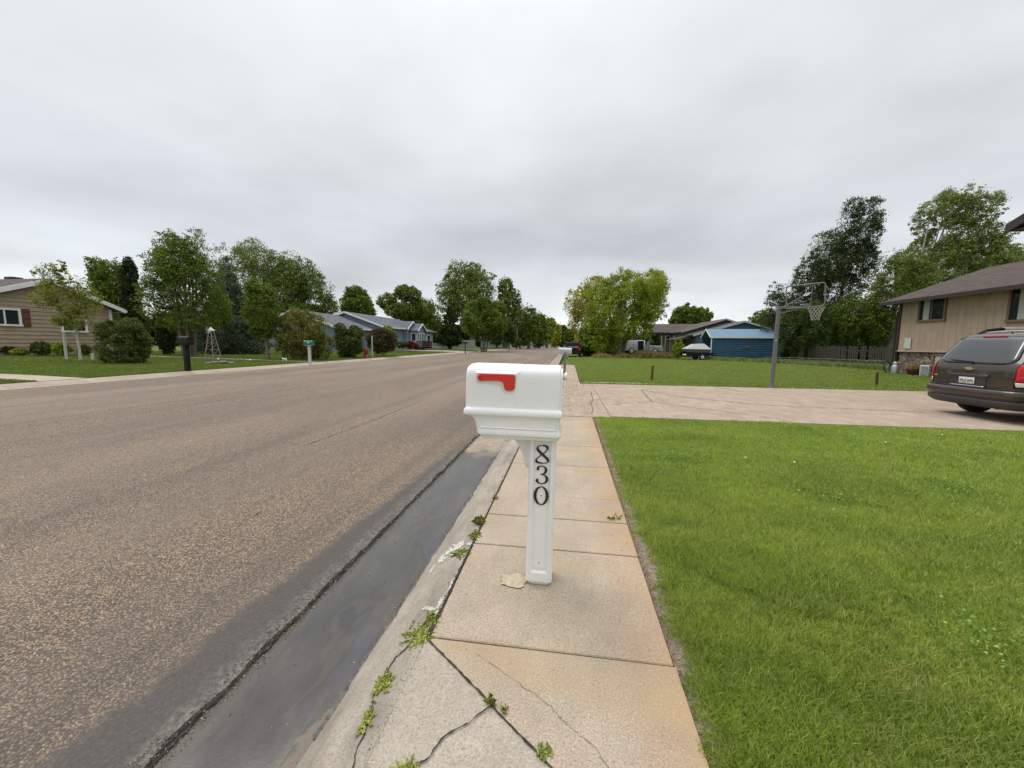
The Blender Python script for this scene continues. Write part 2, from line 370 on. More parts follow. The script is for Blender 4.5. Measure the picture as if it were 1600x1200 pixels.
# gutter pan, then the rolled curb, both as real profiles
strip(PANX[:5], [-6, 240], 'gutter', M_pan)
def near_drop(y):   # the broken ramp at the bottom of the picture
    return max(0, min(1, (1.75-y)/.5))
mb = MB(); yc = [-6, 0, .6] + [i*.1 for i in range(8, 60)] + [7, 9, 12, 15, 18, 30, 60, 240]; vs = []
prof = PANX[4:]
for y in yc:
    for i, (x, z) in enumerate(prof):
        wx = mn.noise(Vector((x, y*5, 4)))*.012 if i < 3 else 0
        vs.append((x+wx, y, z))
n = len(prof); mb.add(vs, [(j*n+i, j*n+i+1, (j+1)*n+i+1, (j+1)*n+i) for j in range(len(yc)-1) for i in range(n-1)], True)
struct(mb.obj('curb', M_curb, fix=False))
# sidewalk slabs with open joints
def slab(mb, x0, x1, y0, y1, top, th=.10):
    g = .0045; mb.box(((x0+x1)/2, (y0+y1)/2, top-th/2), (x1-x0-2*g, y1-y0-2*g, th), bev=.005)
mb = MB(); J = [1.66, 2.555, 3.035, 3.5, 4.45, 5.35, 6.3, 7.60]
for i, (a, b_) in enumerate(zip(J, J[1:])): slab(mb, -.64, .505, a, b_, .004*((i*7) % 3-1)*.5)
mb.prism([(.505, 1.652), (-.644, 1.6475), (.1888, .9955), (.1888, -2), (.505, -2)], -.1, .0, 'Z')
struct(mb.obj('sidewalk', M_walk))
mb = MB()
mb.prism([(-.6448, 1.645), (-.6448, -2), (.188, -2), (.188, .995)], -.1, -.003, 'Z')
struct(mb.obj('sidewalk_ramp', M_ramp))
mb = MB(); y = 14.1; k = 0
while y < 27: slab(mb, -.64, .46, y, y+1.08, .002*(k % 2)); y += 1.08; k += 1
struct(mb.obj('sidewalk', M_drive))
# dark crumbled line between asphalt and pan
mb = MB(); mb.add(*ribbon('', [(-1.475, -1), (-1.47, 3), (-1.46, 6.2), (-1.46, 30)], .022, -.1145, M_dirt, .008, seed=31)); struct(mb.obj('asphalt_edge_crack', M_dirt))
mb = MB(); mb.add(*ribbon('', [(-.925, 1.2), (-.915, 3.3), (-.92, 5.3)], .016, .003, M_dirt, .010, seed=33, zf=lambda x, y: curbz(x))); struct(mb.obj('water_line', mat('dark_silt', (.055, .05, .045), .5, .3, 30)))
# filler below the joints
struct(MB().box((-.07, 13, -.065), (1.13, 30, .07)).obj('joint_filler', M_dirt))
mb = MB()
for x0, x1, y0, y1 in [(-.64, .86, 7.61, 10.6), (-.64, .86, 10.6, 14.09), (.86, 5.2, 7.72, 12.4), (5.2, 9.9, 7.72, 12.4), (9.9, 13.9, 7.72, 12.4), (.86, 5.2, 12.4, 14.09), (5.2, 9.9, 12.4, 14.09), (9.9, 13.9, 12.4, 14.09), (.505, .86, 7.6, 7.72)]:
    if x1-x0 < .5: continue
    slab(mb, x0, x1, y0, y1, .006)
struct(mb.obj('driveway', M_drive))
struct(MB().box((6.6, 10.9, -.06), (14.6, 6.3, .07)).obj('driveway_bed', M_dirt))
struct(MB().box((1.9, 14.62, -.015), (2.6, .26, .06), bev=.01).box((12.2, 15.9, -.01), (2.6, .2, .05), Matrix.Rotation(.09, 3, 'Z'), bev=.01).obj('mowing_strip', M_far))
# cracks
mb = MB()
def crack(pts, w, seed, z=.0035, jit=.010, zf=None): mb.add(*ribbon('', pts, w, z, M_dirt, jit, seed=seed, zf=zf))
crack([(-.635, 1.64), (.19, .9945)], .0075, 1, jit=.0035)
crack([(-.25, 1.37), (-.32, 1.29), (-.41, 1.19), (-.50, 1.07), (-.6, .9)], .0055, 3)
crack([(-.40, 1.60), (-.1, 1.42), (.12, 1.25), (.3, 1.0)], .0012, 4)
crack([(-.70, 1.66), (-.75, 1.47), (-.745, 1.34), (-.70, 1.17), (-.68, 1.0)], .0055, 2, zf=lambda x, y: curbz(x))
crack([(-.641, 1.66), (-.641, 2.2)], .014, 5, jit=.003); crack([(-.641, 2.2), (-.641, 7.6)], .012, 6, jit=.003)
crack([(.50, 7.9), (.58, 8.5), (.56, 9.3), (.66, 9.9), (.70, 11.5)], .012, 8, .010, .012)
crack([(2.1, 9.96), (2.9, 9.1), (3.8, 8.35), (4.2, 7.8)], .014, 9, .010, .03)
crack([(2.3, 12.4), (3.2, 11.0), (4.6, 9.9), (7.8, 9.5)], .016, 10, .010, .05)
crack([(1.0, 9.2), (2.1, 9.96), (2.3, 12.4)], .012, 12, .010, .04)
crack([(5.0, 13.9), (5.4, 12.6)], .02, 11, .010, .04)
struct(mb.obj('cracks', M_dirt))
def roadz(x, y=0):
    for (a, b), (c, d) in zip(ROAD, ROAD[1:]):
        if a <= x <= c: return b + (d-b)*(x-a)/(c-a)
    return 0
mb = MB()
for pts, w, sd_ in (([(-12.6, 2), (-12.5, 18), (-12.55, 45)], .022, 41), ([(-7.3, 5.5), (-7.2, 9), (-7.25, 16), (-7.1, 26)], .014, 42), ([(-3.5, 4.6), (-3.45, 6.3), (-3.5, 8.8)], .012, 43), ([(-13.2, 22), (-9, 22.6), (-5, 22.2), (-1.7, 22.9)], .03, 44), ([(-13.2, 12.0), (-10.5, 12.4), (-9.6, 11.9)], .016, 46), ([(-5.0, 14.5), (-3.6, 15.2), (-1.8, 15.0)], .018, 47)):
    mb.add(*ribbon('', pts, w, .004, M_dirt, .02, step=.05, wj=.8, seed=sd_, zf=roadz))
struct(mb.obj('road_cracks', mat('tar_dark', (.045, .037, .032), .8, .3, 20)))
# white paint spill, mortar patch, expansion joint filler
def blob(cx, cy, rx, ry, z, seed, ang=0, n=48, rough=.25, zf=None):
    P = []
    for i in range(n):
        a = 2*math.pi*i/n; r = 1 + rough*mn.noise(Vector((math.cos(a)*1.6, math.sin(a)*1.6, seed))) + rough*.5*mn.noise(Vector((math.cos(a)*5, math.sin(a)*5, seed)))
        x, y = rx*r*math.cos(a), ry*r*math.sin(a); X = cx+x*math.cos(ang)-y*math.sin(ang); Y = cy+x*math.sin(ang)+y*math.cos(ang)
        P.append((X, Y, (zf(X, Y) if zf else 0)+z))
    C_ = (cx, cy, (zf(cx, cy) if zf else 0)+z)
    return [C_]+P, [(0, i+1, (i+1) % n+1) for i in range(n)]
mb = MB(); mb.add(*blob(-.29, 2.165, .086, .060, .0045, 3, rough=.5, n=90))
tag(mb.obj('mortar_patch', mat('pale_mortar', (.47, .40, .285), .9, .22, 30, bump=.8, bscale=120, dirt=.4)), 'pale round mortar patch on the sidewalk left of the white mailbox post', 'mortar patch')
mb = MB()
for i, (x, y, rx, ry) in enumerate([(-.725, 2.50, .05, .05), (-.76, 2.42, .045, .06), (-.80, 2.33, .03, .05), (-.83, 2.25, .014, .05), (-.665, 2.53, .03, .022), (-.70, 1.845, .06, .014), (-.665, 1.90, .012, .05), (-.652, 2.06, .008, .09), (-.655, 1.83, .02, .018)]):
    rq = random.Random(i)
    mb.add(*blob(x, y, rx*.8, ry*.8, .0032, i, rough=1.1, n=70, zf=curbz))
    for k in range(9):
        a, q = rq.uniform(0, 6.28), rq.uniform(0, 1)**.55; mb.add(*blob(x+rx*q*math.cos(a), y+ry*q*math.sin(a), rq.uniform(.002, .007), rq.uniform(.002, .008), .0035+.0004*(k % 5), i*50+k, rough=1.2, n=14, zf=curbz))
struct(mb.obj('paint_splash', mat('old_white_paint', (.50, .48, .43), .85, .2, 30, dirt=.8)))
# far side: curb and walks
strip([(-14.04, .29), (-13.98, .305), (-13.88, .30), (-13.74, .245), (-13.66, .205), (-13.50, .196)], [-20, 240], 'far_curb', M_far)
def farwalk(name, y0, y1, x1, x0=-13.95, up=.012):
    xs = [x0, -16, -20, -27, x1]; mb = MB()
    vs = [(x, y, (gz(x) if x < -14.05 else .29)+up+.01) for x in xs for y in (y0, y1)]
    mb.add(vs, [(2*i, 2*i+1, 2*i+3, 2*i+2) for i in range(len(xs)-1)]); return struct(mb.obj(name, M_far))
farwalk('far_walk', 8.3, 9.3, -32); farwalk('far_walk', 19.3, 19.9, -28); farwalk('far_driveway', 47.5, 53.5, -28)

# ------------------------------------------------------------------ foliage builders
def leafquads(c, size, rng, flat=0.0, asp=.6, droop=0):
    n = len(c); th = rng.uniform(0, 2*np.pi, n); ph = np.arccos(rng.uniform(-1, 1, n))
    a = np.stack([np.sin(ph)*np.cos(th), np.sin(ph)*np.sin(th), np.cos(ph)*(1-flat) - droop], 1); a /= np.linalg.norm(a, axis=1)[:, None]
    r = rng.normal(size=(n, 3)); b = np.cross(a, r); b /= np.linalg.norm(b, axis=1)[:, None]
    s = size*rng.uniform(.6, 1.35, n)[:, None]
    nrm = np.cross(a, b)
    p0 = c - a*s*.5; p2 = c + a*s*.5 + nrm*s*.08; p1 = c + b*s*.5*asp - nrm*s*.06; p3 = c - b*s*.5*asp - nrm*s*.06
    return np.stack([p0, p1, p2, p3], 1).reshape(-1, 3)
def wavefield(p, rng, wl, k=14):
    q = rng.normal(size=(k, 3)); q /= np.linalg.norm(q, axis=1)[:, None]; w = 2*np.pi/(wl*rng.uniform(.6, 1.7, k)); ph = rng.uniform(0, 6.28, k)
    return np.sin((p @ (q*w[:, None]).T)+ph).sum(1)/math.sqrt(k/2)
def crown(lobes, nclump, nleaf, size, rng, clump=.16, shell=.5, gap=0.0):
    lobes = np.array(lobes, float); vol = (lobes[:, 3]*lobes[:, 4]*lobes[:, 5])**.75; pr = vol/vol.sum()
    big = lobes[:, 3:5].max()
    qv = rng.normal(size=(16, 3)); qv /= np.linalg.norm(qv, axis=1)[:, None]; qw = 2*np.pi/(big*rng.uniform(.3, .95, 16)); qp = rng.uniform(0, 6.28, 16)
    WF = lambda p: np.sin((p @ (qv*qw[:, None]).T)+qp).sum(1)/math.sqrt(8)
    def sample(n, sh):
        idx = rng.choice(len(lobes), n, p=pr); d = rng.normal(size=(n, 3)); d /= np.linalg.norm(d, axis=1)[:, None]
        r = (sh**3+(1.0-sh**3)*rng.uniform(0, 1, n))**(1/3); o = d*r[:, None]*lobes[idx, 3:6]; w = np.clip(WF(lobes[idx, :3]+o*1.0), -1.6, 1.6); return lobes[idx, :3] + o*(1+.13*w-.03)[:, None]
    p = sample(int(nleaf*2.6), shell)
    f = wavefield(p, rng, big*.55) + .8*wavefield(p, rng, big*.26)
    thr = np.quantile(f, 1-.42+gap*.12); keep = f > thr; p = p[keep]
    p = p + rng.normal(size=p.shape)*big*.035
    cc = sample(nclump, min(.85, shell+.2)); R_ = big*clump*rng.uniform(.45, 1.2, nclump)
    per = np.maximum(5, (nleaf*.45*(R_**2)/(R_**2).sum()).astype(int)); ci = np.repeat(np.arange(nclump), per); e = rng.normal(size=(len(ci), 3)); e /= np.linalg.norm(e, axis=1)[:, None]
    p2 = cc[ci] + e*(R_[ci]*rng.uniform(.1, 1.1, len(ci))**.6)[:, None]*np.array([1, 1, .7])
    return np.concatenate([p[:int(nleaf*.75)], p2]), cc
TREES = []
def tree(name, label, cat, px, py0, py1, wpx, d, folm, n=6000, lobes=None, trunk_px=None, ls=1.0, nclump=None, barkc='bark', tr=.04, multi=1, shell=.45, group=None, seed=None, clump=.16, depth=1.0, gap=-1.3, limbs=9, trunk_r=None, swirl=0, dense=True, cx_off=0, base_d=None):
    """a tree whose crown spans the given rows; lobes are given in crown units (-1..1 wide, 0..1 high)"""
    rng = np.random.default_rng(seed if seed is not None else int(px*13+py0)); rr = random.Random(int(px*7+py0))
    tp = trunk_px if trunk_px is not None else px
    b = base(tp, d); top = at(px, py0, d); bot = at(px, py1, d)
    vd = Vector((b.x, b.y, 0)); cosv = abs((fw.x*vd.x+fw.y*vd.y)/(vd.length*math.hypot(fw.x, fw.y)))
    hw = wpx*d/600*cosv; z0 = bot.z - b.z; z1 = top.z - b.z; H = z1-z0
    side = Vector((vd.y, -vd.x, 0)).normalized(); off = (at(px, 540, d)-at(tp, 540, d)); offx = off.dot(side)
    back = vd.normalized()
    if lobes is None:
        lobes = [(0, .5, .72, .5)] + [(rr.uniform(-.45, .45), rr.uniform(.2, .85), rr.uniform(.3, .5), rr.uniform(.16, .26)) for _ in range(7)]
    LB = []
    for lb in lobes:
        lx, lz, rx, rz = lb; ly = rr.uniform(-.35, .35)*depth if lobes.index(lb) else 0
        ly *= hw
        LB.append((0, 0, z0+lz*H, rx*hw, rx*hw*depth, rz*H, lx*hw+offx, ly))
    arr = []
    for l in LB:
        c = side*l[6] + back*l[7]; arr.append((c.x, c.y, l[2], l[3], l[4], l[5]))
    n = int(n*2.6); nclump = nclump or max(30, int(n/60))
    p, cc = crown(arr, nclump, n, 1, rng, clump, shell, gap)
    p[:, 2] = np.maximum(p[:, 2], .15*(1 if z0 > .6 else .1))
    t = thing(name, label, cat, b, 0, group)
    n_ = n; size = d*.0058*ls*.74
    c_o = fastmesh('crown', leafquads(p, size, rng), 4, folm, t)
    mb = MB(); r0 = trunk_r or max(.05, H*tr)
    zt = z0+H*.35
    for k in range(multi):
        a = 2*math.pi*k/multi + .5; sp = 0 if multi == 1 else r0*1.2
        topp = Vector(( side.x*offx*.5 + math.cos(a)*hw*(.0 if multi == 1 else .3), side.y*offx*.5+math.sin(a)*hw*(.0 if multi == 1 else .3), z0+H*.75))
        pts = [Vector((math.cos(a)*sp, math.sin(a)*sp, -.1))]
        for q in (.15, .3, .5, .75, 1): 
            w = topp*q; w.x += math.cos(a)*sp + rr.uniform(-1, 1)*r0*.5*q*2; w.y += math.sin(a)*sp+rr.uniform(-1, 1)*r0*.5*q*2; pts.append(w)
        R0 = r0/(multi**.45); mb.tube(pts, [R0*1.35, R0, R0*.9, R0*.72, R0*.45, R0*.12], 8)
    sel = rng.choice(len(cc), min(limbs*multi, len(cc)), replace=False)
    for i in sel:
        e = Vector(cc[i]); q = max(.35*z0+.1, min(e.z*.62, z0+H*.5)); f = q/(z0+H*.75)
        s = Vector((side.x*offx*.5*f, side.y*offx*.5*f, q)); mid = s.lerp(e, .5); mid.z += (e-s).length*.08
        mb.tube([s, mid, s.lerp(e, .9)], [r0*.26, r0*.16, r0*.04], 5, cap=False)
    mb.obj('trunk', BARK[barkc], t)
    TREES.append(t); return t
BARK = {'bark': mat('grey_brown_bark', (.14, .115, .09), .9, .35, 9, bump=.6, bscale=25), 'pale': mat('pale_bark', (.42, .39, .35), .85, .2, 9, bump=.4, bscale=30), 'dark': mat('dark_bark', (.06, .048, .038), .9, .3, 9)}
F_mid = foliage('mid_green_leaves', (.030, .056, .012), (.066, .112, .020), (.16, .21, .05))
F_dark = foliage('dark_green_leaves', (.020, .038, .013), (.038, .066, .020), (.09, .125, .05))
F_elm = foliage('elm_leaves', (.042, .068, .018), (.085, .125, .030), (.18, .22, .07))
F_yel = foliage('yellowing_leaves', (.12, .155, .03), (.30, .28, .04), (.40, .36, .08), 1.4)
F_bright = foliage('bright_green_leaves', (.075, .125, .015), (.14, .20, .025), (.30, .34, .06))
F_young = foliage('young_maple_leaves', (.085, .12, .025), (.145, .165, .035), (.22, .24, .07))
F_spruce = foliage('blue_spruce_needles', (.028, .045, .034), (.05, .075, .06), (.11, .14, .12), trans=.1)
F_cyp = foliage('dark_juniper_needles', (.014, .026, .010), (.024, .038, .014), (.04, .06, .02), trans=.08)
F_pop = foliage('poplar_leaves', (.018, .036, .014), (.034, .060, .022), (.095, .125, .07))
F_pale = foliage('silvery_poplar_leaves', (.065, .098, .030), (.12, .16, .052), (.26, .31, .15))
F_bush = foliage('shrub_leaves', (.032, .050, .016), (.055, .078, .024), (.11, .135, .05))
F_lilac = foliage('lilac_leaves', (.048, .065, .018), (.085, .105, .028), (.20, .18, .055))
F_red = foliage('barberry_leaves', (.09, .014, .018), (.14, .022, .028), (.16, .04, .04))
F_plum = foliage('dark_plum_leaves', (.035, .03, .018), (.055, .045, .024), (.09, .075, .04))
F_weed = foliage('dry_weeds', (.13, .12, .05), (.22, .18, .09), (.36, .29, .16), 2)
# ------------------------------------------------------------------ houses
def lap(mb, o, u, nrm, length, z0, top, bh=.2, lip=.018, holes=()):
    """lapped boards on a wall: o origin, u along, nrm outward; top(s) gives the wall top at s"""
    o, u, nrm = Vector(o), Vector(u), Vector(nrm); ztop = max(top(i*length/20) for i in range(21)); z = z0
    up_ = Vector((0, 0, 1))
    while z < ztop-.01:
        z2 = min(z+bh, ztop)
        segs = []; s_in = None; K = 60
        for i in range(K+1):
            s = i*length/K; ok = top(s) >= z+bh*.35
            if ok and s_in is None: s_in = s
            if (not ok or i == K) and s_in is not None:
                segs.append((s_in, s if ok else (i-1)*length/K)); s_in = None
        for a, b in segs:
            if b-a < .02: continue
            P = [o+u*a+up_*z+nrm*lip, o+u*b+up_*z+nrm*lip, o+u*b+up_*z2+nrm*.002, o+u*a+up_*z2+nrm*.002]
            mb.add(P, [(0, 1, 2, 3)]); Q = [o+u*a+up_*z, o+u*b+up_*z]; mb.add([Q[0], Q[1], P[1], P[0]], [(0, 1, 2, 3)])
        z = z2
def shingle(name, c):
    b = NB(name); br = b.n('ShaderNodeTexBrick'); br.inputs['Scale'].default_value = 1; br.inputs['Brick Width'].default_value = .33; br.inputs['Row Height'].default_value = .085; br.inputs['Mortar Size'].default_value = .008; br.offset = .5
    br.inputs['Color1'].default_value = (c[0]*.7, c[1]*.7, c[2]*.7, 1); br.inputs['Color2'].default_value = (c[0]*1.3, c[1]*1.3, c[2]*1.3, 1); br.inputs['Mortar'].default_value = (c[0]*.35, c[1]*.35, c[2]*.35, 1)
    s = b.sep(b.pos); cb = b.n('ShaderNodeCombineXYZ'); b.l(s[1], cb.inputs[0]); b.l(s[2], cb.inputs[1]); b.l(b.math('MULTIPLY', s[0], .0), cb.inputs[2])
    b.l(cb.outputs[0], br.inputs['Vector']); f = b.noise(b.pos, 1.5, 5); b.col(b.mix(b.ramp(f, [(.35, 0), (.7, .35)]), br.outputs[0], (c[0]*1.5, c[1]*1.45, c[2]*1.4))); b.rough(.9); b.bump(b.noise(b.pos, 40, 3), .5, .02); return b.m
SH_grey = shingle('grey_shingles', (.095, .105, .125)); SH_brown = shingle('brown_shingles', (.070, .050, .044)); SH_plum = shingle('plum_brown_shingles', (.062, .041, .034))
white = mat('white_trim_paint', (.72, .72, .70), .5, .06); tan_s = mat('tan_lap_siding', (.35, .265, .19), .7, .09, 3); blue_s = mat('grey_blue_lap_siding', (.16, .215, .27), .7, .08, 3)
glass = mat('dark_window_glass', (.02, .025, .03), .08, .1, 3, spec=.9); curt = mat('pale_curtain', (.40, .43, .40), .8, .15, 20)
redwood = mat('red_brown_shutter_wood', (.115, .045, .032), .7, .2, 20); brown_tr = mat('dark_brown_trim', (.030, .020, .018), .55, .15); tan_trim = mat('brown_window_trim', (.17, .105, .07), .6, .1)
def gable_roof(mb, x0, x1, ya, yb, ze, zp, axis='X', oh=.0, th=.14):
    """two slopes; ridge along `axis`; x0..x1 along the ridge, ya..yb across, eave height ze, ridge zp"""
    ym = (ya+yb)/2
    poly = [(ya, ze), (ym, zp), (yb, ze), (yb, ze+th), (ym, zp+th), (ya, ze+th)]
    mb.prism(poly, x0, x1, 'X') if axis == 'X' else mb.prism(poly, x0, x1, 'Y')
def rake(mb, h, ya, yb, ze, zp, axis, w=.2, t=.04, th=.16):
    "white board under the roof edge on a gable end at position h along the ridge"
    ym = (ya+yb)/2; sl = (zp-ze)/(ym-ya)
    for a, b in ((ya, ym), (yb, ym)):
        mb.prism([(a, ze+th-w), (a, ze+th+.01), (b, zp+th+.01), (b, zp+th-w)], h-t/2, h+t/2, axis)
def window(parent, c, w, h, nrm, frame_m, depth=.06, fw_=.09, mull=1, pane=None, label=None, curtain=False):
    "nrm is one of +x -x -y"
    ax = {'+x': Matrix.Rotation(R(90), 3, 'Z'), '-x': Matrix.Rotation(R(-90), 3, 'Z'), '-y': Matrix.Identity(3), '+y': Matrix.Rotation(R(180), 3, 'Z')}[nrm]
    # local: x across, -y outward
    mb = MB(); mb.m = Matrix.Translation(c) @ ax.to_4x4()
    mb.box((0, -depth/2, h/2-fw_/2), (w, depth, fw_)); mb.box((0, -depth/2, -h/2+fw_/2), (w+.06, depth+.03, fw_))
    mb.box((-w/2+fw_/2, -depth/2, 0), (fw_, depth-.004, h-2*fw_)); mb.box((w/2-fw_/2, -depth/2, 0), (fw_, depth-.004, h-2*fw_))
    for i in range(mull): mb.box((-w/2+w*(i+1)/(mull+1), -depth/2+.006, 0), (fw_*.6, depth-.02, h-2*fw_))
    f = mb.obj('window', frame_m, parent)
    g = MB(); g.m = mb.m; g.box((0, -.012, 0), (w-2*fw_, .012, h-2*fw_)); g.obj('pane', pane or glass, f)
    if curtain:
        k = MB(); k.m = mb.m
        vs = [];n=14
        for i in range(n+1): vs += [(-w*.32+ i*w*.22/n, -.021-.006*(i % 2), -h/2+fw_), (-w*.32+i*w*.22/n, -.021-.006*(i % 2), h/2-fw_)]
        k.add(vs, [(2*i, 2*i+2, 2*i+3, 2*i+1) for i in range(n)]); k.obj('curtain', curt, f)
    return f
# --- tan house, left edge: gable end parallel to the street at X=-30
def tan_house():
    X = -29.5; g = gz(X); o = Vector((X, 0, g)); y0, y1 = 15.15, 21.3; ym = (y0+y1)/2; ze, zp = 2.93, 4.15
    t = thing('tan_house', 'tan lap-sided house with white rake boards and red brown shutters at the left edge', 'house', (X, ym, g))
    hw = (y1-y0)/2
    mb = MB(); mb.prism([(-hw, -.2), (hw, -.2), (hw, ze), (0, zp), (-hw, ze)], -11, 0, 'X')
    lap(mb, (0, -hw, 0), (0, 1, 0), (1, 0, 0), 2*hw, .25, lambda s: ze+(zp-ze)*(1-abs(s-hw)/hw), .22, .035)
    mb.obj('wall', tan_s, t)
    mb = MB(); e = .55; sl = (zp-ze)/hw; gable_roof(mb, -11.3, .38, -hw-e, hw+e, ze-sl*e+.02, zp+.02, 'X', th=.16); r = mb.obj('roof', SH_brown, t)
    MB().box((-3.2, .6, zp+.22), (.6, .5, .35), bev=.02).obj('vent_box', brown_tr, r)
    mb = MB(); rake(mb, .40, -hw-e, hw+e, ze-sl*e+.02, zp+.02, 'X', .24, .05, .16); mb.box((-5.4, hw+e+.05, ze-sl*e+.07), (11.6, .1, .16)); mb.obj('fascia', white, t)
    for s_ in (-1, 1): MB().box((.03, s_*(hw-.07), ze/2), (.07, .14, ze-.2)).obj('corner_trim', white, t)
    f = window(t, (.03, 16.42-ym, 2.05), 1.25, .95, '+x', white, .07, .1)
    window(t, (.03, 19.3-ym, 1.75), 1.25, .85, '+x', white, .07, .1)
    for y in (16.42-.83, 16.42+.83):
        s = MB().box((.04, y-ym, 2.05), (.04, .34, .98))
        for z in (-.35, 0, .35): s.box((.07, y-ym, 2.05+z), (.025, .34, .07))
        s.obj('shutter', redwood, t)
    MB().box((.06, 20.1-ym+.45, 1.45), (.1, .12, .3), bev=.02).obj('meter_box', white, t)
tan_house()
# --- grey blue house beyond the lilac bushes
def blue_house():
    g = gz(-25); t = thing('blue_house', 'grey blue ranch house with grey shingle roof and white trimmed gables across the street', 'house', (-24, 37, g))
    ze, zp = 2.55, 4.15; e = .5
    W_ = (-8.7, 0); hw = 4.35
    mb = MB(); mb.prism([(-8.7, -.2), (0, -.2), (0, ze), (-4.35, zp), (-8.7, ze)], 0, 8, 'Y')
    lap(mb, (-8.7, 0, 0), (1, 0, 0), (0, -1, 0), 8.7, .3, lambda s: ze+(zp-ze)*(1-abs(s-hw)/hw), .2)
    ze2, zp2 = 2.95, 4.6
    mb.prism([(-8.2, -.2), (1.2, -.2), (1.2, ze2), (-3.5, zp2), (-8.2, ze2)], 7.98, 22.5, 'Y')
    lap(mb, (-8.2, 7.98, 2.2), (1, 0, 0), (0, -1, 0), 9.4, 0, lambda s: -2.2+ze2+(zp2-ze2)*(1-abs(s-4.7)/4.7), .2)
    mb.obj('wall', blue_s, t)
    sl = (zp-ze)/hw
    mb = MB(); gable_roof(mb, -.4, 8.0, -8.7-e, e, ze-sl*e, zp, 'Y', th=.15); s2 = (zp2-ze2)/4.7; gable_roof(mb, 7.6, 23, -8.2-e, 1.2+e, ze2-s2*e, zp2, 'Y', th=.15)
    r = mb.obj('roof', SH_grey, t)
    mb = MB(); rake(mb, -.42, -8.7-e, e, ze-sl*e, zp, 'Y', .2, .05, .15); rake(mb, 7.58, -8.2-e, 1.2+e, ze2-s2*e, zp2, 'Y', .2, .05, .15)
    mb.box((e+.04, 3.8, ze-sl*e+.07), (.08, 8.4, .15)); mb.box((1.2+e+.04, 15.3, ze2-s2*e+.07), (.08, 15.4, .15)); mb.obj('fascia', white, t)
    # entry bay with two stacked gables facing the street
    for k, (y0, y1, xo, z0, zt) in enumerate(((14.2, 17.6, 2.0, 2.75, 3.9), (15.0, 17.8, 3.2, 2.55, 3.6))):
        mb = MB(); ym = (y0+y1)/2; mb.prism([(y0-.3, z0), (ym, zt), (y1+.3, z0), (y1+.3, z0+.12), (ym, zt+.12), (y0-.3, z0+.12)], -1.5, xo, 'X'); mb.obj('gable_roof', SH_grey, t)
        mb = MB(); rake(mb, xo+.02, y0-.3, y1+.3, z0, zt, 'X', .17, .05, .12); mb.obj('gable_fascia', white, t)
        mb = MB(); mb.prism([(y0, 0), (y1, 0), (y1, z0+.1), (ym, zt-.05), (y0, z0+.1)], -1, xo-.25, 'X'); mb.obj('bay_wall', blue_s, t)
    MB().box((2.92, 16.4, 2.45), (.04, 2.7, .12)).obj('bay_band', white, t)
    for y in (15.3, 16.0, 16.7, 17.3): window(t, (2.98, y, 1.75), .62, 1.2, '+x', white, .06, .07, 0)
    window(t, (2.4, 14.98, 1.75), .8, 1.2, '-y', white, .06, .08, 0)
    mb = MB().box((3.6, 15.6, .42), (1.2, 2.6, .08))
    for y in np.arange(14.4, 16.9, .16): mb.box((4.15, float(y), .8), (.04, .04, .7))
    mb.box((4.15, 15.6, 1.18), (.07, 2.6, .06)); mb.box((3.6, 14.32, 1.18), (1.1, .07, .06)); mb.obj('deck_railing', brown_tr, t)
    mb = MB()
    for y in (17.0, 17.25, 17.5): mb.box((3.6, y, .7), (1.1, .22, 1.1))
    mb.obj('deck_screen', redwood, t)
    mb = MB(); mb.prism([(18.0, -.2), (22.2, -.2), (22.2, 2.7), (18.0, 2.7)], 1.2, 2.6, 'X'); mb.obj('side_wall', mat('light_blue_siding', (.22, .31, .37), .7), t)
    MB().prism([(1.0, 3.1), (3.1, 2.55), (3.1, 2.7), (1.0, 3.3)], 17.9, 22.9, 'Y').obj('side_roof', SH_grey, t)
    window(t, (2.63, 20, 1.5), 1.9, 1.5, '+x', white, .08, .14, 0, curtain=True)
    window(t, (.03, 3.4, 1.5), 1.4, 1.1, '+x', white); 
blue_house()
# --- split level house on the right
def m_t111():
    b = NB('tan_panel_siding'); s = b.sep(b.pos); w = b.math('FRACT', b.math('DIVIDE', b.math('ADD', s[0], s[1]), .305))
    gr = b.ramp(w, [(0, 1), (.035, 1), (.06, 0)]); f = b.noise(b.mp(b.pos, (2, 2, .5)), 2.2, 4)
    c = b.ramp(f, [(.3, (.35, .252, .192)), (.7, (.42, .308, .238))]); c = b.mix(gr, c, (.21, .16, .115)); b.col(c); b.rough(.8)
    b.bump(b.math('SUBTRACT', 1.0, gr), .6, .012); return b.m
def m_stone():
    b = NB('red_brown_field_stone'); s = b.mp(b.pos, (1, 1, 1.9)); v = b.vor(s, 6.5)
    sc = b.n('ShaderNodeSeparateColor'); b.l(v, sc.inputs[0])
    c = b.ramp(sc.outputs[0], [(0, (.10, .06, .05)), (.35, (.18, .12, .10)), (.7, (.26, .19, .16)), (1, (.42, .36, .31))])
    ed = b.vor(s, 6.5, 'DISTANCE_TO_EDGE', 'Distance'); k = b.ramp(ed, [(.02, 1), (.07, 0)]); c = b.mix(k, c, (.33, .29, .25)); b.col(c); b.rough(.9); b.bump(b.ramp(ed, [(0, 0), (.15, 1)]), 1, .03); return b.m
T111, STONE = m_t111(), m_stone()
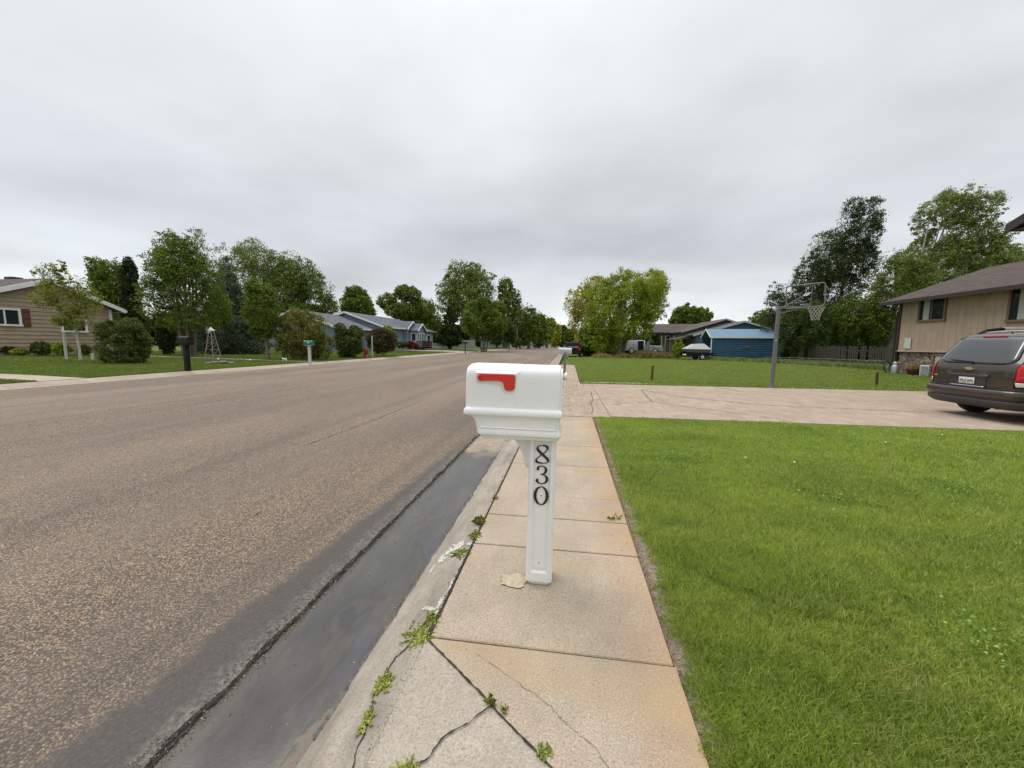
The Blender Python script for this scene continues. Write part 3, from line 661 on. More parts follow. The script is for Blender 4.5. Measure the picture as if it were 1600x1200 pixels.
def split_house():
    X, Y1 = 17.6, 23.7; t = thing('split_level_house', 'tan split-level house with stone base and plum brown roof behind the minivan', 'house', (X, Y1, 0))
    Lh, Wd = 10.2, 8.6; ze, zp = 3.95, 5.55
    mb = MB(); mb.box((Wd/2+.08, -Lh/2, .6), (Wd-.1, Lh-.16, 1.24)); mb.obj('stone_base', STONE, t)
    mb = MB(); mb.prism([(0, 1.2), (Wd, 1.2), (Wd, ze), (Wd/2, zp), (0, ze)], -Lh, 0, 'Y'); mb.obj('wall', T111, t)
    MB().box((-.01, -Lh/2, 1.22), (.06, Lh+.04, .06)).obj('drip_board', mat('pale_tan_trim', (.42, .34, .26), .7), t)
    MB().box((-.02, -.05, (ze+1.2)/2), (.05, .12, ze-1.2)).box((.09, .015, .66), (.09, .09, 1.1)).obj('corner_board', brown_tr, t)
    e = .6; sl = (zp-ze)/(Wd/2)
    mb = MB(); gable_roof(mb, -Lh-.4, .55, -e, Wd+e, ze-sl*e, zp, 'Y', th=.12); mb.obj('roof', SH_plum, t)
    mb = MB(); rake(mb, .58, -e, Wd+e, ze-sl*e, zp, 'Y', .2, .05, .12); mb.box((-e-.05, -Lh/2, ze-sl*e+.03), (.1, Lh+1, .17)); mb.obj('fascia', brown_tr, t)
    MB().tube([(-e-.1, .3, ze-.3), (-.25, .2, ze-.45), (-.06, .08, ze-.7), (-.06, .08, .3)], .045, 8).obj('downspout', brown_tr, t)
    MB().box((-.3, -Lh/2, ze-sl*.3-.06), (.62, Lh+.9, .03)).obj('soffit', mat('soffit_brown', (.16, .11, .085), .7), t)
    window(t, (-.005, 21.83-Y1, 3.27), 1.45, 1.15, '-x', tan_trim, .07, .09, 1, curtain=True)
    window(t, (-.005, 17.5-Y1, 3.2), 2.0, 1.5, '-x', tan_trim, .07, .1, 1, curtain=True)
    window(t, (.07, 21.0-Y1, .82), 1.1, .6, '-x', tan_trim, .07, .08, 0, pane=curt)
    MB().box((-.03, 23.0-Y1, 1.62), (.03, .42, .55), bev=.008).obj('patch_panel', mat('pale_green_white_panel', (.50, .51, .44), .7), t)
    # front wing towards the driveway; only its roof corner reaches into the picture
    w = MB(); w.prism([(-3.9, 0), (-3.9, 5.2), (5, 5.2), (5, 0)], -17.6, -10.3, 'Y'); w.obj('wing_wall', T111, t)
    mb = MB(); y0, y1 = 5.6, 14.0; hw = (y1-y0)/2; mb.prism([(y0-Y1, 4.98), ((y0+y1)/2-Y1, 6.7), (y1-Y1, 4.98), (y1-Y1, 5.12), ((y0+y1)/2-Y1, 6.86), (y0-Y1, 5.12)], -4.6, 5, 'X'); mb.obj('wing_roof', SH_plum, t)
    mb = MB(); rake(mb, -4.63, y0-Y1, y1-Y1, 4.98, 6.7, 'X', .26, .05, .14); mb.box((-.3, y1-Y1+.04, 5.02), (8.6, .08, .2)); mb.obj('wing_fascia', brown_tr, t)
    MB().box((-.0, y1-Y1-.2, 4.95), (8.9, .42, .03)).obj('wing_soffit', mat('soffit_brown', (.16, .11, .085), .7), t)
split_house()
# --- brown roofed house and blue carport, right background
def brown_house():
    d = 52; a = base(1076, d); t = thing('brown_house', 'low house with brown roofs, dark gable and blue front gable behind the carport', 'house', (a.x, a.y, 0))
    def P(px, py, dd): return at(px, py, dd) - Vector((a.x, a.y, 0))
    # left wing, ridge along X
    q0, q1 = P(1024, 521, 56), P(1082, 521, 56)
    x0, x1, yy = q0.x, q1.x+2, q0.y; ze, zp = q0.z, P(1050, 508, 60).z
    mb = MB().box(((x0+x1)/2+.3, yy+4, ze/2), (x1-x0-.6, 6.8, ze)); mb.obj('wall', mat('brown_siding', (.20, .165, .13), .8, .1), t)
    mb = MB(); gable_roof(mb, x0-.3, x1+.5, yy-.1, yy+8.2, ze, zp, 'X', th=.15); mb.obj('roof', SH_brown, t)
    mb = MB().box(((x0+x1)/2, yy-.14, ze+.06), (x1-x0+.6, .06, .18)); mb.obj('fascia', brown_tr, t)
    # middle dark gable facing the camera
    g0, g1, gp = P(1071, 519, 50), P(1163, 519, 50), P(1131, 500, 50)
    xm = gp.x; hw = min(xm-g0.x, 6.2)+.2; y = g0.y
    mb = MB().prism([(xm-hw, 0), (xm+hw, 0), (xm+hw, g0.z), (xm, gp.z-.05), (xm-hw, g0.z)], y+.4, y+9, 'Y'); mb.obj('gable_wall', mat('dark_grey_siding', (.10, .10, .105), .8), t)
    mb = MB(); gable_roof(mb, y, y+9.4, xm-hw-.3, xm+hw+.3, g0.z-.05, gp.z, 'Y', th=.15); mb.obj('gable_roof', SH_brown, t)
    mb = MB(); rake(mb, y-.03, xm-hw-.3, xm+hw+.3, g0.z-.05, gp.z, 'Y', .18, .05, .15); mb.obj('gable_fascia', mat('dull_grey_trim', (.42, .42, .42), .6), t)
    # front blue gable
    g0, g1, gp = P(1084, 526, 46), P(1232, 526, 46), P(1159, 503.5, 46)
    xm = gp.x; hw = g1.x-xm; y = g0.y
    mb = MB().prism([(xm-hw+.5, 0), (xm+hw-.5, 0), (xm+hw-.5, g1.z), (xm, gp.z-.08), (xm-hw+.5, g1.z)], y+.3, y+8, 'Y')
    lap(mb, (xm-hw+.5, y+.3, 0), (1, 0, 0), (0, -1, 0), 2*hw-1, .3, lambda s: g1.z+(gp.z-.1-g1.z)*(1-abs(s-(hw-.5))/(hw-.5)), .2); mb.obj('blue_gable_wall', mat('blue_grey_lap', (.075, .14, .19), .7), t)
    mb = MB(); gable_roof(mb, y, y+8.4, xm-hw, xm+hw, g1.z, gp.z, 'Y', th=.14); mb.obj('front_roof', SH_brown, t)
    mb = MB(); rake(mb, y-.03, xm-hw, xm+hw, g1.z, gp.z, 'Y', .2, .05, .14); mb.obj('front_fascia', mat('pale_grey_trim', (.5, .52, .53), .6), t)
    # porch roof and posts between the wings
    p0, p1 = P(1057, 530, 48), P(1094, 521, 48)
    MB().prism([(p0.x, p0.z), (p1.x+2, p0.z), (p1.x+2, p0.z+1.1), (p0.x+3, p0.z+.9)], p0.y-.2, p0.y+4, 'Y').obj('porch_roof', SH_brown, t)
    for px, wd in ((1030, .12), (1036, .1), (1049, .14), (1070, .1)):
        q = P(px, 540, 54); MB().box((q.x, q.y-1.2, 1.35), (wd, wd, 2.7)).obj('porch_post', mat('weathered_post', (.36, .30, .24), .8), t)
    q = P(1072, 540, 49); MB().box((q.x+1, q.y+2, 1.2), (5, .1, 2.4)).obj('porch_wall', mat('porch_tan', (.30, .26, .20), .8), t)
    window(t, (q.x+.4, q.y+1.93, 1.7), 1.9, .9, '-y', brown_tr, .06, .08, 1)
    q = P(1063, 525, 50); window(t, (q.x, P(1063, 525, 56).y-.2, 2.5), .8, .6, '-y', white, .06, .08, 0)
brown_house()
def rib_blue(name, c, axis=2, period=.23):
    b = NB(name); s = b.sep(b.pos); w = b.math('SINE', b.math('MULTIPLY', s[axis], 2*math.pi/period))
    f = b.noise(b.pos, 2, 4); b.col(b.ramp(f, [(.3, tuple(x*.85 for x in c)), (.7, tuple(x*1.1 for x in c))])); b.rough(.5); b.b.inputs['Specular IOR Level'].default_value = .3
    b.bump(b.math('POWER', b.math('ABSOLUTE', w), 3.0), 1, .05); return b.m
def carport():
    a = base(1110, 39.5); b_ = base(1214, 37.4); y = a.y-1.5; d_ = Vector((b_.x-a.x, 0)); Lx = 6.3
    t = thing('carport', 'blue ribbed metal carport with a dark star on its long wall', 'carport', (a.x, a.y, 0))
    t.rotation_euler = (0, 0, math.atan2(b_.y-a.y, b_.x-a.x)*.35)
    he = at(1110, 527, 39.5).z
    hp = at(1100, 517, 41).z+.15
    wd = 3.6
    deep = rib_blue('deep_blue_ribbed_steel', (.042, .120, .205)); 
    mb = MB()
    k = int(he/.23)
    for i in range(k+1):
        z0 = i*he/(k+1); z1 = (i+1)*he/(k+1)
        mb.add([(0, -.03, z0), (Lx, -.03, z0), (Lx, 0, z0+(z1-z0)*.8), (0, 0, z0+(z1-z0)*.8), (0, -.03, z1), (Lx, -.03, z1)], [(0, 1, 2, 3), (3, 2, 5, 4)])
    mb.box((Lx/2, .02, he/2), (Lx, .03, he)); mb.box((Lx/2, wd, he/2), (Lx, .03, he)); mb.box((Lx-.02, wd/2, he/2), (.03, wd, he)); mb.obj('side_wall', deep, t, fix=False)
    mb = MB(); gable_roof(mb, -.15, Lx+.15, -.12, wd+.12, he, hp, 'X', th=.05); mb.obj('roof', mat('sky_blue_roof_steel', (.11, .20, .28), .6, .08, 1.5), t)
    mb = MB(); rake(mb, -.17, -.14, wd+.14, he, hp, 'X', .12, .04, .06); mb.box((Lx/2, -.15, he-.01), (Lx+.3, .05, .14)); mb.box((-.01, -.03, he/2), (.09, .09, he)); mb.obj('trim', white, t)
    s = MB(); q = at(1160, 541, 38.6); c = Vector((3.35, -.07, he*.56))
    for i in range(5):
        a0 = R(90+72*i+7); tip = c+Vector((math.cos(a0)*.36, 0, math.sin(a0)*.36)); l = c+Vector((math.cos(a0+R(36))*.14, 0, math.sin(a0+R(36))*.14)); r = c+Vector((math.cos(a0-R(36))*.14, 0, math.sin(a0-R(36))*.14)); cc = c+Vector((0, -.09, 0))
        s.add([tip, l, cc, r, c+Vector((0, .02, 0))], [(0, 1, 2), (0, 2, 3), (0, 4, 1), (0, 3, 4)])
    s.obj('star', mat('rusty_iron', (.10, .075, .07), .6, .3, 20), t)
carport()

# ------------------------------------------------------------------ the white mailbox
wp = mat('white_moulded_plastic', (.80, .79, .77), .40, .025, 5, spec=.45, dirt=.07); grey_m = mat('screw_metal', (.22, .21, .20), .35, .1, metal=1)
redp = mat('red_flag_plastic', (.60, .022, .018), .35, .06); blk = mat('black_numeral_plastic', (.008, .008, .009), .3, .1)
def mailbox():
    t = thing('mailbox', 'large white moulded mailbox with red flag and black numerals 830 on its post', 'mailbox', (-.143, 2.215, 0)); t.rotation_euler = (0, R(.75), R(.6))
    w = .0775; ch = .022
    def ring(wx, wy, c, z, y0=0): return [(-wx+c, -wy+y0, z), (wx-c, -wy+y0, z), (wx, -wy+c+y0, z), (wx, wy-c+y0, z), (wx-c, wy+y0, z), (-wx+c, wy+y0, z), (-wx, wy-c+y0, z), (-wx, -wy+c+y0, z)]
    # post: chamfered shell whose front carries a recessed channel
    mb = MB()
    zs = [(-.0, w-.018, w-.012), (.022, w, w), (.885, w, w)]
    vs = []
    for z, a, b in zs: vs += ring(a, b, .012, z)
    fs = [(i*8+j, i*8+(j+1) % 8, (i+1)*8+(j+1) % 8, (i+1)*8+j) for i in range(2) for j in range(8) if not (i == 1 and j == 0)]
    mb.add(vs, fs); mb.add(vs[:8], [tuple(range(8))])
    # recessed front: outer rim to inner panel
    xa, za, zb = w-.012, .022, .885; xi, zi0, zi1 = .050, .075, .872; f = -w; dp = .011
    o = [(-xa, f, za), (xa, f, za), (xa, f, zb), (-xa, f, zb)]
    r1 = [(-xi, f, zi0), (xi, f, zi0), (xi, f, zi1), (-xi, f, zi1)]
    r2 = [(-xi+.009, f+dp, zi0+.012), (xi-.009, f+dp, zi0+.012), (xi-.009, f+dp, zi1-.009), (-xi+.009, f+dp, zi1-.009)]
    r3 = [(-.032, f+dp, zi0+.030), (.032, f+dp, zi0+.030), (.032, f+dp, zi1-.02), (-.032, f+dp, zi1-.02)]
    r4 = [(-.029, f+dp-.005, zi0+.033), (.029, f+dp-.005, zi0+.033), (.029, f+dp-.005, zi1-.023), (-.029, f+dp-.005, zi1-.023)]
    for A, B in ((o, r1), (r1, r2), (r2, r3), (r3, r4)):
        mb.add(A+B, [(i, (i+1) % 4, (i+1) % 4+4, i+4) for i in range(4)])
    mb.add(r4, [(0, 1, 2, 3)])
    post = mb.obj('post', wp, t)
    bv = post.modifiers.new('bevel', 'BEVEL'); bv.width = .003; bv.segments = 2; bv.limit_method = 'ANGLE'; bv.angle_limit = R(25)
    fy = f+dp-.005
    for z in (.137, .548): MB().lathe([(0, 0), (.0042, .0), (.0052, .0015), (.0052, .003)], (0, fy-.0005, z), 14, 'Y').obj('screw', grey_m, post)
    # house numerals: variable width strokes
    def numeral(ch_, cz, h):
        K = 90; P = []
        if ch_ == '8':
            for i in range(K):
                a = 2*math.pi*i/K; yy = math.cos(a); A = .245+.065*(1-yy)/2; P.append((A*math.sin(2*a)*(1.0)+0, .5+.455*yy*(1+.0)))
            closed = True; pen = lambda tx, ty: .038+.115*max(0, (tx*.62-ty*.78))**2 if tx*-ty > 0 or True else 0
            pen = lambda tx, ty: .035+.095*abs(tx*.55-ty*.83)**2.4 if tx*ty < 0 else .032+.05*abs(ty)**4
        elif ch_ == '0':
            for i in range(K): a = 2*math.pi*i/K; P.append((.30*math.sin(a), .5+.465*math.cos(a)))
            closed = True; pen = lambda tx, ty: .035+.10*abs(ty)**1.8
        else:
            ctl = [(-.225, .80), (-.20, .89), (-.08, .962), (.08, .955), (.20, .86), (.215, .74), (.16, .61), (.03, .535), (-.06, .525), (.05, .52), (.19, .46), (.27, .33), (.265, .20), (.17, .07), (0, .03), (-.15, .06), (-.245, .15), (-.25, .22)]
            for i in range(len(ctl)-1):
                p0, p1, p2, p3 = ctl[max(0, i-1)], ctl[i], ctl[i+1], ctl[min(len(ctl)-1, i+2)]
                for k_ in range(6):
                    u = k_/6; P.append(tuple(.5*((2*p1[q])+(-p0[q]+p2[q])*u+(2*p0[q]-5*p1[q]+4*p2[q]-p3[q])*u*u+(-p0[q]+3*p1[q]-3*p2[q]+p3[q])*u**3) for q in (0, 1)))
            P.append(ctl[-1]); closed = False; pen = lambda tx, ty: .038+.10*abs(ty)**2.2
        n = len(P); q = MB(); vs = []
        for i, (x, z) in enumerate(P):
            a = P[(i-1) % n] if closed or i else P[0]; b = P[(i+1) % n] if closed or i < n-1 else P[-1]
            tx, tz = b[0]-a[0], b[1]-a[1]; l = math.hypot(tx, tz) or 1; tx, tz = tx/l, tz/l; wd = pen(tx, tz)/2
            if ch_ == '3' and (i < 4 or i > n-5): wd = max(wd*.6, .03)
            for s_ in (1, -1):
                for yy in (0, -.0045): vs.append(((x-tz*wd*s_)*h, fy-.0015+yy, cz+(z+tx*wd*s_-.5)*h))
        m_ = n if closed else n-1
        fs = []
        for i in range(m_):
            A, B = 4*i, 4*((i+1) % n); fs += [(A+1, A+3, B+3, B+1), (A, B, B+2, A+2), (A, A+1, B+1, B), (A+2, B+2, B+3, A+3)]
        q.add(vs, fs)
        if ch_ == '3':
            for bx, bz in ((-.205, .80), (-.225, .215)): q.lathe([(0, 0), (.062*h, 0), (.068*h, .001), (.068*h, .0052), (.06*h, .0062), (0, .0062)], (bx*h, fy-.0075, cz+(bz-.5)*h), 20, 'Y')
        o_ = q.obj('numeral', blk, post, fix=True); o_['label'] = 'black numeral '+ch_
    numeral('8', .795, .114); numeral('3', .674, .110); numeral('0', .550, .114)
    # bracket towards the street
    mb = MB(); arc = [(-.0775, .888), (-.0775, .69), (-.098, .69), (-.104, .72)] + [(-.19+.085*math.cos(a)-.0, .75+.0+ .13*math.sin(a)) for a in np.linspace(.15, 1.35, 8)] + [(-.188, .888)]
    arc = [(-.074, .888), (-.074, .690), (-.096, .690), (-.108, .705), (-.114, .74), (-.124, .78), (-.142, .82), (-.165, .85), (-.190, .868), (-.190, .888)]
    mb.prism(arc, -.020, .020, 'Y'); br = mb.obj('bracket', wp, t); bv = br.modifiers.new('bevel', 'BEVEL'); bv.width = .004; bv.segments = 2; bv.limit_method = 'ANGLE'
    MB().tube([(-.165, -.0212, .868), (-.135, -.0212, .84), (-.115, -.0212, .80), (-.104, -.0212, .75)], .0022, 6).lathe([(0, 0), (.006, 0), (.007, .004)], (-.087, -.0235, .708), 12, 'Y').obj('bracket_moulding', wp, br)
    # lower tray (newspaper tray housing) with recessed panel
    x0, x1 = -.435, .095; hy = .135
    def rect(xa_, xb_, hy_, z, r=.02, n=4):
        P = []
        for cx, cy, s in ((xb_-r, -hy_+r, -90), (xb_-r, hy_-r, 0), (xa_+r, hy_-r, 90), (xa_+r, -hy_+r, 180)):
            for i in range(n+1): a = R(s+90*i/n); P.append((cx+r*math.cos(a), cy+r*math.sin(a), z))
        return P
    mb = MB(); lv = [(-.345, .086, .120, .884), (-.350, .090, .124, .890), (-.354, .092, .126, .900), (-.368, .100, .137, .908), (-.372, .102, .139, .918), (-.372, .098, .136, .930), (-.376, .094, .133, .945), (-.384, .094, .133, .975), (-.398, .095, .134, 1.000), (-.418, .096, .137, 1.012), (-.436, .098, .140, 1.018)]
    vs = []
    for a, b, h_, z in lv: vs += rect(a, b, h_, z)
    k = 20; fs = [(i*k+j, i*k+(j+1) % k, (i+1)*k+(j+1) % k, (i+1)*k+j) for i in range(len(lv)-1) for j in range(k)] + [tuple(range(k))]
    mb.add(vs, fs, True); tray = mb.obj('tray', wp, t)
    tray.modifiers.new('es', 'EDGE_SPLIT').split_angle = R(35)
    # raised frame moulding round the tray panel
    mb = MB(); A = [(-.352, .948), (.075, .948), (.075, 1.006), (-.372, 1.006)]
    for i in range(4): p, q = A[i], A[(i+1) % 4]; mb.tube([(p[0], -.1335, p[1]), (q[0], -.1335, q[1])], .0036, 8)
    mb.obj('tray_moulding', wp, tray)
    # band
    mb = MB(); vs = []; lv = [(-.437, .099, .141, 1.018), (-.445, .104, .147, 1.020), (-.447, .106, .149, 1.026), (-.446, .105, .148, 1.044), (-.442, .102, .143, 1.052), (-.436, .097, .138, 1.058), (-.432, .092, .132, 1.059)]
    for a, b, h_, z in lv: vs += rect(a, b, h_, z, .012)
    fs = [(i*k+j, i*k+(j+1) % k, (i+1)*k+(j+1) % k, (i+1)*k+j) for i in range(len(lv)-1) for j in range(k)]
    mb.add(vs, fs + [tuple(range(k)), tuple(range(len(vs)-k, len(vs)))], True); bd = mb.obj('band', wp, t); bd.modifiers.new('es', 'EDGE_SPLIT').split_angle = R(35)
    # upper box: barrel profile lofted along X with rounded street end
    def prof(sc, zt=1.302):
        hw = .128*sc; zb = 1.058; zs_ = 1.228; P = [(-hw, zb), (-hw*.985, (zb+zs_)/2), (-hw*.965, zs_)]
        for a in np.linspace(10, 170, 17):
            c_, s_ = math.cos(R(a)), math.sin(R(a)); P.append((-.96*hw*abs(c_)**.62*(1 if c_ > 0 else -1), zs_+(zt-zs_)*abs(s_)**.75))
        P += [(hw*.965, zs_), (hw*.985, (zb+zs_)/2), (hw, zb)]; return P
    mb = MB(); secs = [(-.437, .80, 1.262), (-.440, .90, 1.278), (-.436, .96, 1.290), (-.424, .99, 1.298), (-.405, 1.0, 1.302), (-.2, 1.0, 1.302), (0, 1.0, 1.300), (.080, 1.0, 1.300), (.087, .985, 1.297), (.090, .95, 1.290)]
    vs = []; 
    for x, sc, zt in secs: vs += [(x, a, b) for a, b in prof(sc, zt)]
    n = len(prof(1)); fs = [(i*n+j, i*n+j+1, (i+1)*n+j+1, (i+1)*n+j) for i in range(len(secs)-1) for j in range(n-1)] + [tuple(range(n)), tuple(range(len(vs)-n, len(vs)))]
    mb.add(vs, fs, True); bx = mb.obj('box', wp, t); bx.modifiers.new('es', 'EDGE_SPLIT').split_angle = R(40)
    # raised flag surround on the side face
    ys = -.1275
    def yside(z): return -.128 + (0 if z < 1.06 else (z-1.058)/.17*.0045)
    out_ = [(-.388, 1.268), (-.385, 1.215), (-.375, 1.204), (-.285, 1.200), (-.262, 1.193), (-.253, 1.170), (-.240, 1.158), (-.195, 1.157), (-.180, 1.172), (-.168, 1.258), (-.160, 1.268)]
    inn = [(-.378, 1.252), (-.376, 1.218), (-.366, 1.211), (-.285, 1.207), (-.258, 1.200), (-.247, 1.176), (-.237, 1.166), (-.199, 1.165), (-.188, 1.176), (-.182, 1.246), (-.188, 1.252)]
    out_ = [(-.388+(x+.388)*1.14, 1.268+(z-1.268)*1.12) for x, z in out_]; inn = [(-.378+(x+.378)*1.15, 1.252+(z-1.252)*1.12) for x, z in inn]
    mb = MB(); n = len(out_)
    oo = [(x, yside(z)-.001 if z < 1.25 else -.116, z) for x, z in out_]; o1 = [(x, -.1315, z) for x, z in inn]; o2 = [(x*1+(.003 if x < -.28 else -.003), -.1262, z+(.003 if z < 1.22 else -.003)) for x, z in inn]
    mb.add(oo+o1+o2, [(i, (i+1) % n, (i+1) % n+n, i+n) for i in range(n)]+[(i+n, (i+1) % n+n, (i+1) % n+2*n, i+2*n) for i in range(n)]+[tuple(range(2*n, 3*n))])
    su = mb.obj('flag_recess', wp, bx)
    # flag
    P = [(-.368, 1.229)] + [(-.352+.0175*math.cos(a), 1.231+.0175*math.sin(a)) for a in np.linspace(R(170), R(92), 6)] + [(-.20, 1.2485), (-.190, 1.244), (-.187, 1.236), (-.190, 1.184), (-.196, 1.174), (-.206, 1.171), (-.226, 1.171), (-.236, 1.175), (-.240, 1.186), (-.244, 1.205), (-.252, 1.214), (-.28, 1.218), (-.315, 1.2165)] + [(-.352+.0175*math.cos(a), 1.231+.0175*math.sin(a)) for a in np.linspace(R(-62), R(-165), 7)]
    P = [(-.3695+(x+.3695)*1.16, 1.2485+(z-1.2485)*1.12) for x, z in P]
    mb = MB().prism(P, -.139, -.1295, 'Y'); fl = mb.obj('flag', redp, bx); bv = fl.modifiers.new('bevel', 'BEVEL'); bv.width = .0025; bv.segments = 2; bv.limit_method = 'ANGLE'
    MB().lathe([(.0055, 0), (.0095, 0), (.0105, .002), (.0095, .004), (0, .0035)][::-1], (-.352, -.1425, 1.231), 20, 'Y').obj('flag_pivot', redp, fl)
    for x in (-.345, -.115): MB().lathe([(0, .002), (.004, .002), (.0045, 0)], (x, -.045, 1.3015), 12, 'Z').obj('screw', grey_m, bx)
    # rear door, knob and latch at the sidewalk end
    mb = MB(); vs = []
    for x, sc, zt in ((.090, .90, 1.282), (.099, .895, 1.281), (.102, .86, 1.275)): vs += [(x, a, b) for a, b in prof(sc, zt)]
    n = len(prof(1)); mb.add(vs, [(i*n+j, i*n+j+1, (i+1)*n+j+1, (i+1)*n+j) for i in range(2) for j in range(n-1)] + [tuple(range(2*n, 3*n))], True)
    dr = mb.obj('door', wp, bx); dr.modifiers.new('es', 'EDGE_SPLIT').split_angle = R(35)
    MB().lathe([(.012, 0), (.011, .006), (.020, .010), (.0215, .018), (.017, .024), (0, .025)], (.100, -.055, 1.243), 20, 'X').obj('knob', wp, dr)
    MB().box((.106, -.07, 1.10), (.014, .03, .06), bev=.004).obj('latch', wp, dr)
mailbox()
# ------------------------------------------------------------------ other mailboxes
def small_mailbox(name, label, px, d, z_top, body_m, post_m, blen, bh, bw, rotz, style, flag=True, lean=0):
    b = base(px, d); H = z_top - b.z; t = thing(name, label, 'mailbox', b, rotz, 'mailboxes along the street'); t.rotation_euler = (0, R(lean), rotz)
    # local: X along the box, door at -X
    hw = bw/2; n = 12; prf = [(-hw, H-bh)] + [(-hw*math.cos(a), H-bh*.5+bh*.5*math.sin(a)) for a in np.linspace(0, math.pi, n)] + [(hw, H-bh)]
    mb = MB().prism(prf, -blen/2, blen/2, 'X'); bx = mb.obj('box', body_m, t)
    dr = MB().prism([(a*1.06, H-bh+(z-(H-bh))*1.05-.004) for a, z in prf], -blen/2-.018, -blen/2, 'X').obj('door', body_m, bx)
    MB().tube([(-blen/2-.02, -.02, H-.03), (-blen/2-.045, 0, H-.02), (-blen/2-.02, .02, H-.03)], .006, 6).obj('handle', body_m, dr)
    return t, bx, H, b
blkm = mat('black_plastic', (.007, .007, .008), .5, .2, spec=.22); teal = mat('teal_green_paint', (.012, .13, .11), .4, .1); gal = mat('galvanised_steel', (.42, .44, .46), .38, .12, 20, metal=.6)
wpost = mat('weathered_white_post', (.46, .46, .43), .7, .1); gpost = mat('weathered_grey_green_post', (.17, .17, .145), .85, .3, 14)
t, bx, H, b = small_mailbox('mailbox', 'black plastic mailbox on a thick black post in front of the multi-stemmed tree', 292, 14.3, 1.60, blkm, blkm, .52, .21, .24, R(-8), 0)
MB().box((0, 0, (H-.3)/2), (.15, .15, H-.3), bev=.012).obj('post', blkm, t)
MB().box((.02, 0, H-.27), (.50, .26, .12), bev=.02).box((.0, 0, H-.215), (.58, .30, .03), bev=.008).obj('tray', blkm, t)
MB().prism([(.075, H-.33), (.2, H-.33), (.075, H-.5)], -.02, .02, 'Y').obj('bracket', blkm, t)
t, bx, H, b = small_mailbox('mailbox', 'teal green mailbox on a pale grey post before the lilac bush', 484, 20.6, 1.50, teal, wpost, .52, .24, .20, R(-5), 0)
MB().box((0, 0, (H-.24)/2), (.13, .11, H-.24), bev=.008).obj('post', wpost, t); MB().box((.0, 0, H-.25), (.46, .17, .03)).obj('shelf', wpost, t)
MB().box((.03, -.104, H-.12), (.10, .006, .05)).obj('number_plate', white, bx)
t, bx, H, b = small_mailbox('mailbox', 'small black mailbox on a thin dark post at the far driveway mouth', 727, 44.5, 1.62, blkm, blkm, .50, .22, .20, R(5), 0)
MB().box((0, 0, (H-.22)/2), (.09, .09, H-.22)).obj('post', blkm, t)
t, bx, H, b = small_mailbox('mailbox', 'silver metal mailbox with red flag on a leaning weathered post beside the sidewalk', 882, 15.4, 1.285, gal, gpost, .50, .24, .185, R(-3), 0, lean=1.5)
MB().box((0, 0, (H-.24)/2), (.09, .09, H-.24), bev=.006).obj('post', gpost, t); MB().box((0, 0, .11), (.11, .11, .28), bev=.01).obj('post_sleeve', blkm, t)
MB().box((0, 0, H-.25), (.40, .15, .02)).obj('shelf', gpost, t)
MB().box((.02, -.098, H-.19), (.14, .008, .04)).box((-.03, -.098, H-.17), (.03, .008, .05)).obj('flag', mat('orange_red_flag', (.62, .10, .06), .5), bx)
# the two far side ones stand beside the street
# ------------------------------------------------------------------ minivan
paint = mat('grey_brown_metallic_paint', (.050, .038, .031), .30, .04, 3, metal=.3, spec=.45, coat=.55); dplast = mat('dark_bumper_plastic', (.035, .033, .032), .5, .1); 
tint = mat('tinted_glass', (.010, .012, .014), .04, .05, spec=.9, coat=.6); redl = mat('red_lens', (.50, .004, .007), .2, .25, 25, spec=.4, coat=.25); clr = mat('clear_lens', (.62, .62, .60), .15, .12, 30, spec=.7, coat=.8)
rub = mat('tyre_rubber', (.018, .018, .018), .85, .2); alu = mat('wheel_alloy', (.55, .55, .56), .3, .06, metal=.8); gold = mat('gold_badge', (.62, .50, .25), .3, .05, metal=.7); chrome = mat('silver_rail', (.62, .62, .63), .3, .05, metal=.7)
def interp(tab, z):
    if z <= tab[0][0]: return tab[0][1:]
    for a, b in zip(tab, tab[1:]):
        if a[0] <= z <= b[0]:
            u = (z-a[0])/(b[0]-a[0]); u2 = u
            return tuple(p+(q-p)*u2 for p, q in zip(a[1:], b[1:]))
    return tab[-1][1:]
#        z     rear   front  half   arc
VT = [(.26, .10, 4.85, .84), (.34, .03, 4.95, .90), (.50, .0, 5.0, .915), (.62, .015, 5.0, .92), (.64, .06, 4.99, .918), (.85, .055, 4.95, .925), (1.00, .07, 4.80, .92), (1.10, .10, 4.2, .90), (1.2, .15, 3.75, .875), (1.40, .26, 3.45, .82), (1.58, .37, 3.15, .765), (1.66, .45, 2.95, .73), (1.71, .58, 2.7, .68), (1.735, .85, 2.3, .56), (1.745, 1.3, 2.0, .3)]
def vpt(t_, z, off=0.0):
    "point on the rear end of the body: t in degrees from the centre line (0) to the side (+-90)"
    xr, xf, hw = interp(VT, z); a = R(min(abs(t_), 90)); s = 1 if t_ >= 0 else -1
    y = s*hw*math.sin(a)**.45 if a > 0 else 0; x = xr + .30*(1-math.cos(a)**.45)
    n = Vector((-math.cos(a)**.9, s*math.sin(a)**3, .25 if z > 1.05 else 0)).normalized()
    return Vector((x, y, z)) + n*off
def yt(y, z):
    hw = interp(VT, z)[2]; return math.degrees(math.asin(min(1, abs(y)/hw)**(1/.45)))*(1 if y >= 0 else -1)
def vpatch(name, rows, m, parent, off, n=16, side=None):
    "rows: (z, y0, y1)"
    mb = MB(); vs = []
    for z, a, b in rows:
        for i in range(n+1):
            y = a+(b-a)*i/n; vs.append(vpt(yt(y, z), z, off))
    mb.add(vs, [(r*(n+1)+i, r*(n+1)+i+1, (r+1)*(n+1)+i+1, (r+1)*(n+1)+i) for r in range(len(rows)-1) for i in range(n)], True)
    o = mb.obj(name, m, parent); so_ = o.modifiers.new('solid', 'SOLIDIFY'); so_.thickness = .008; so_.offset = 0; return o
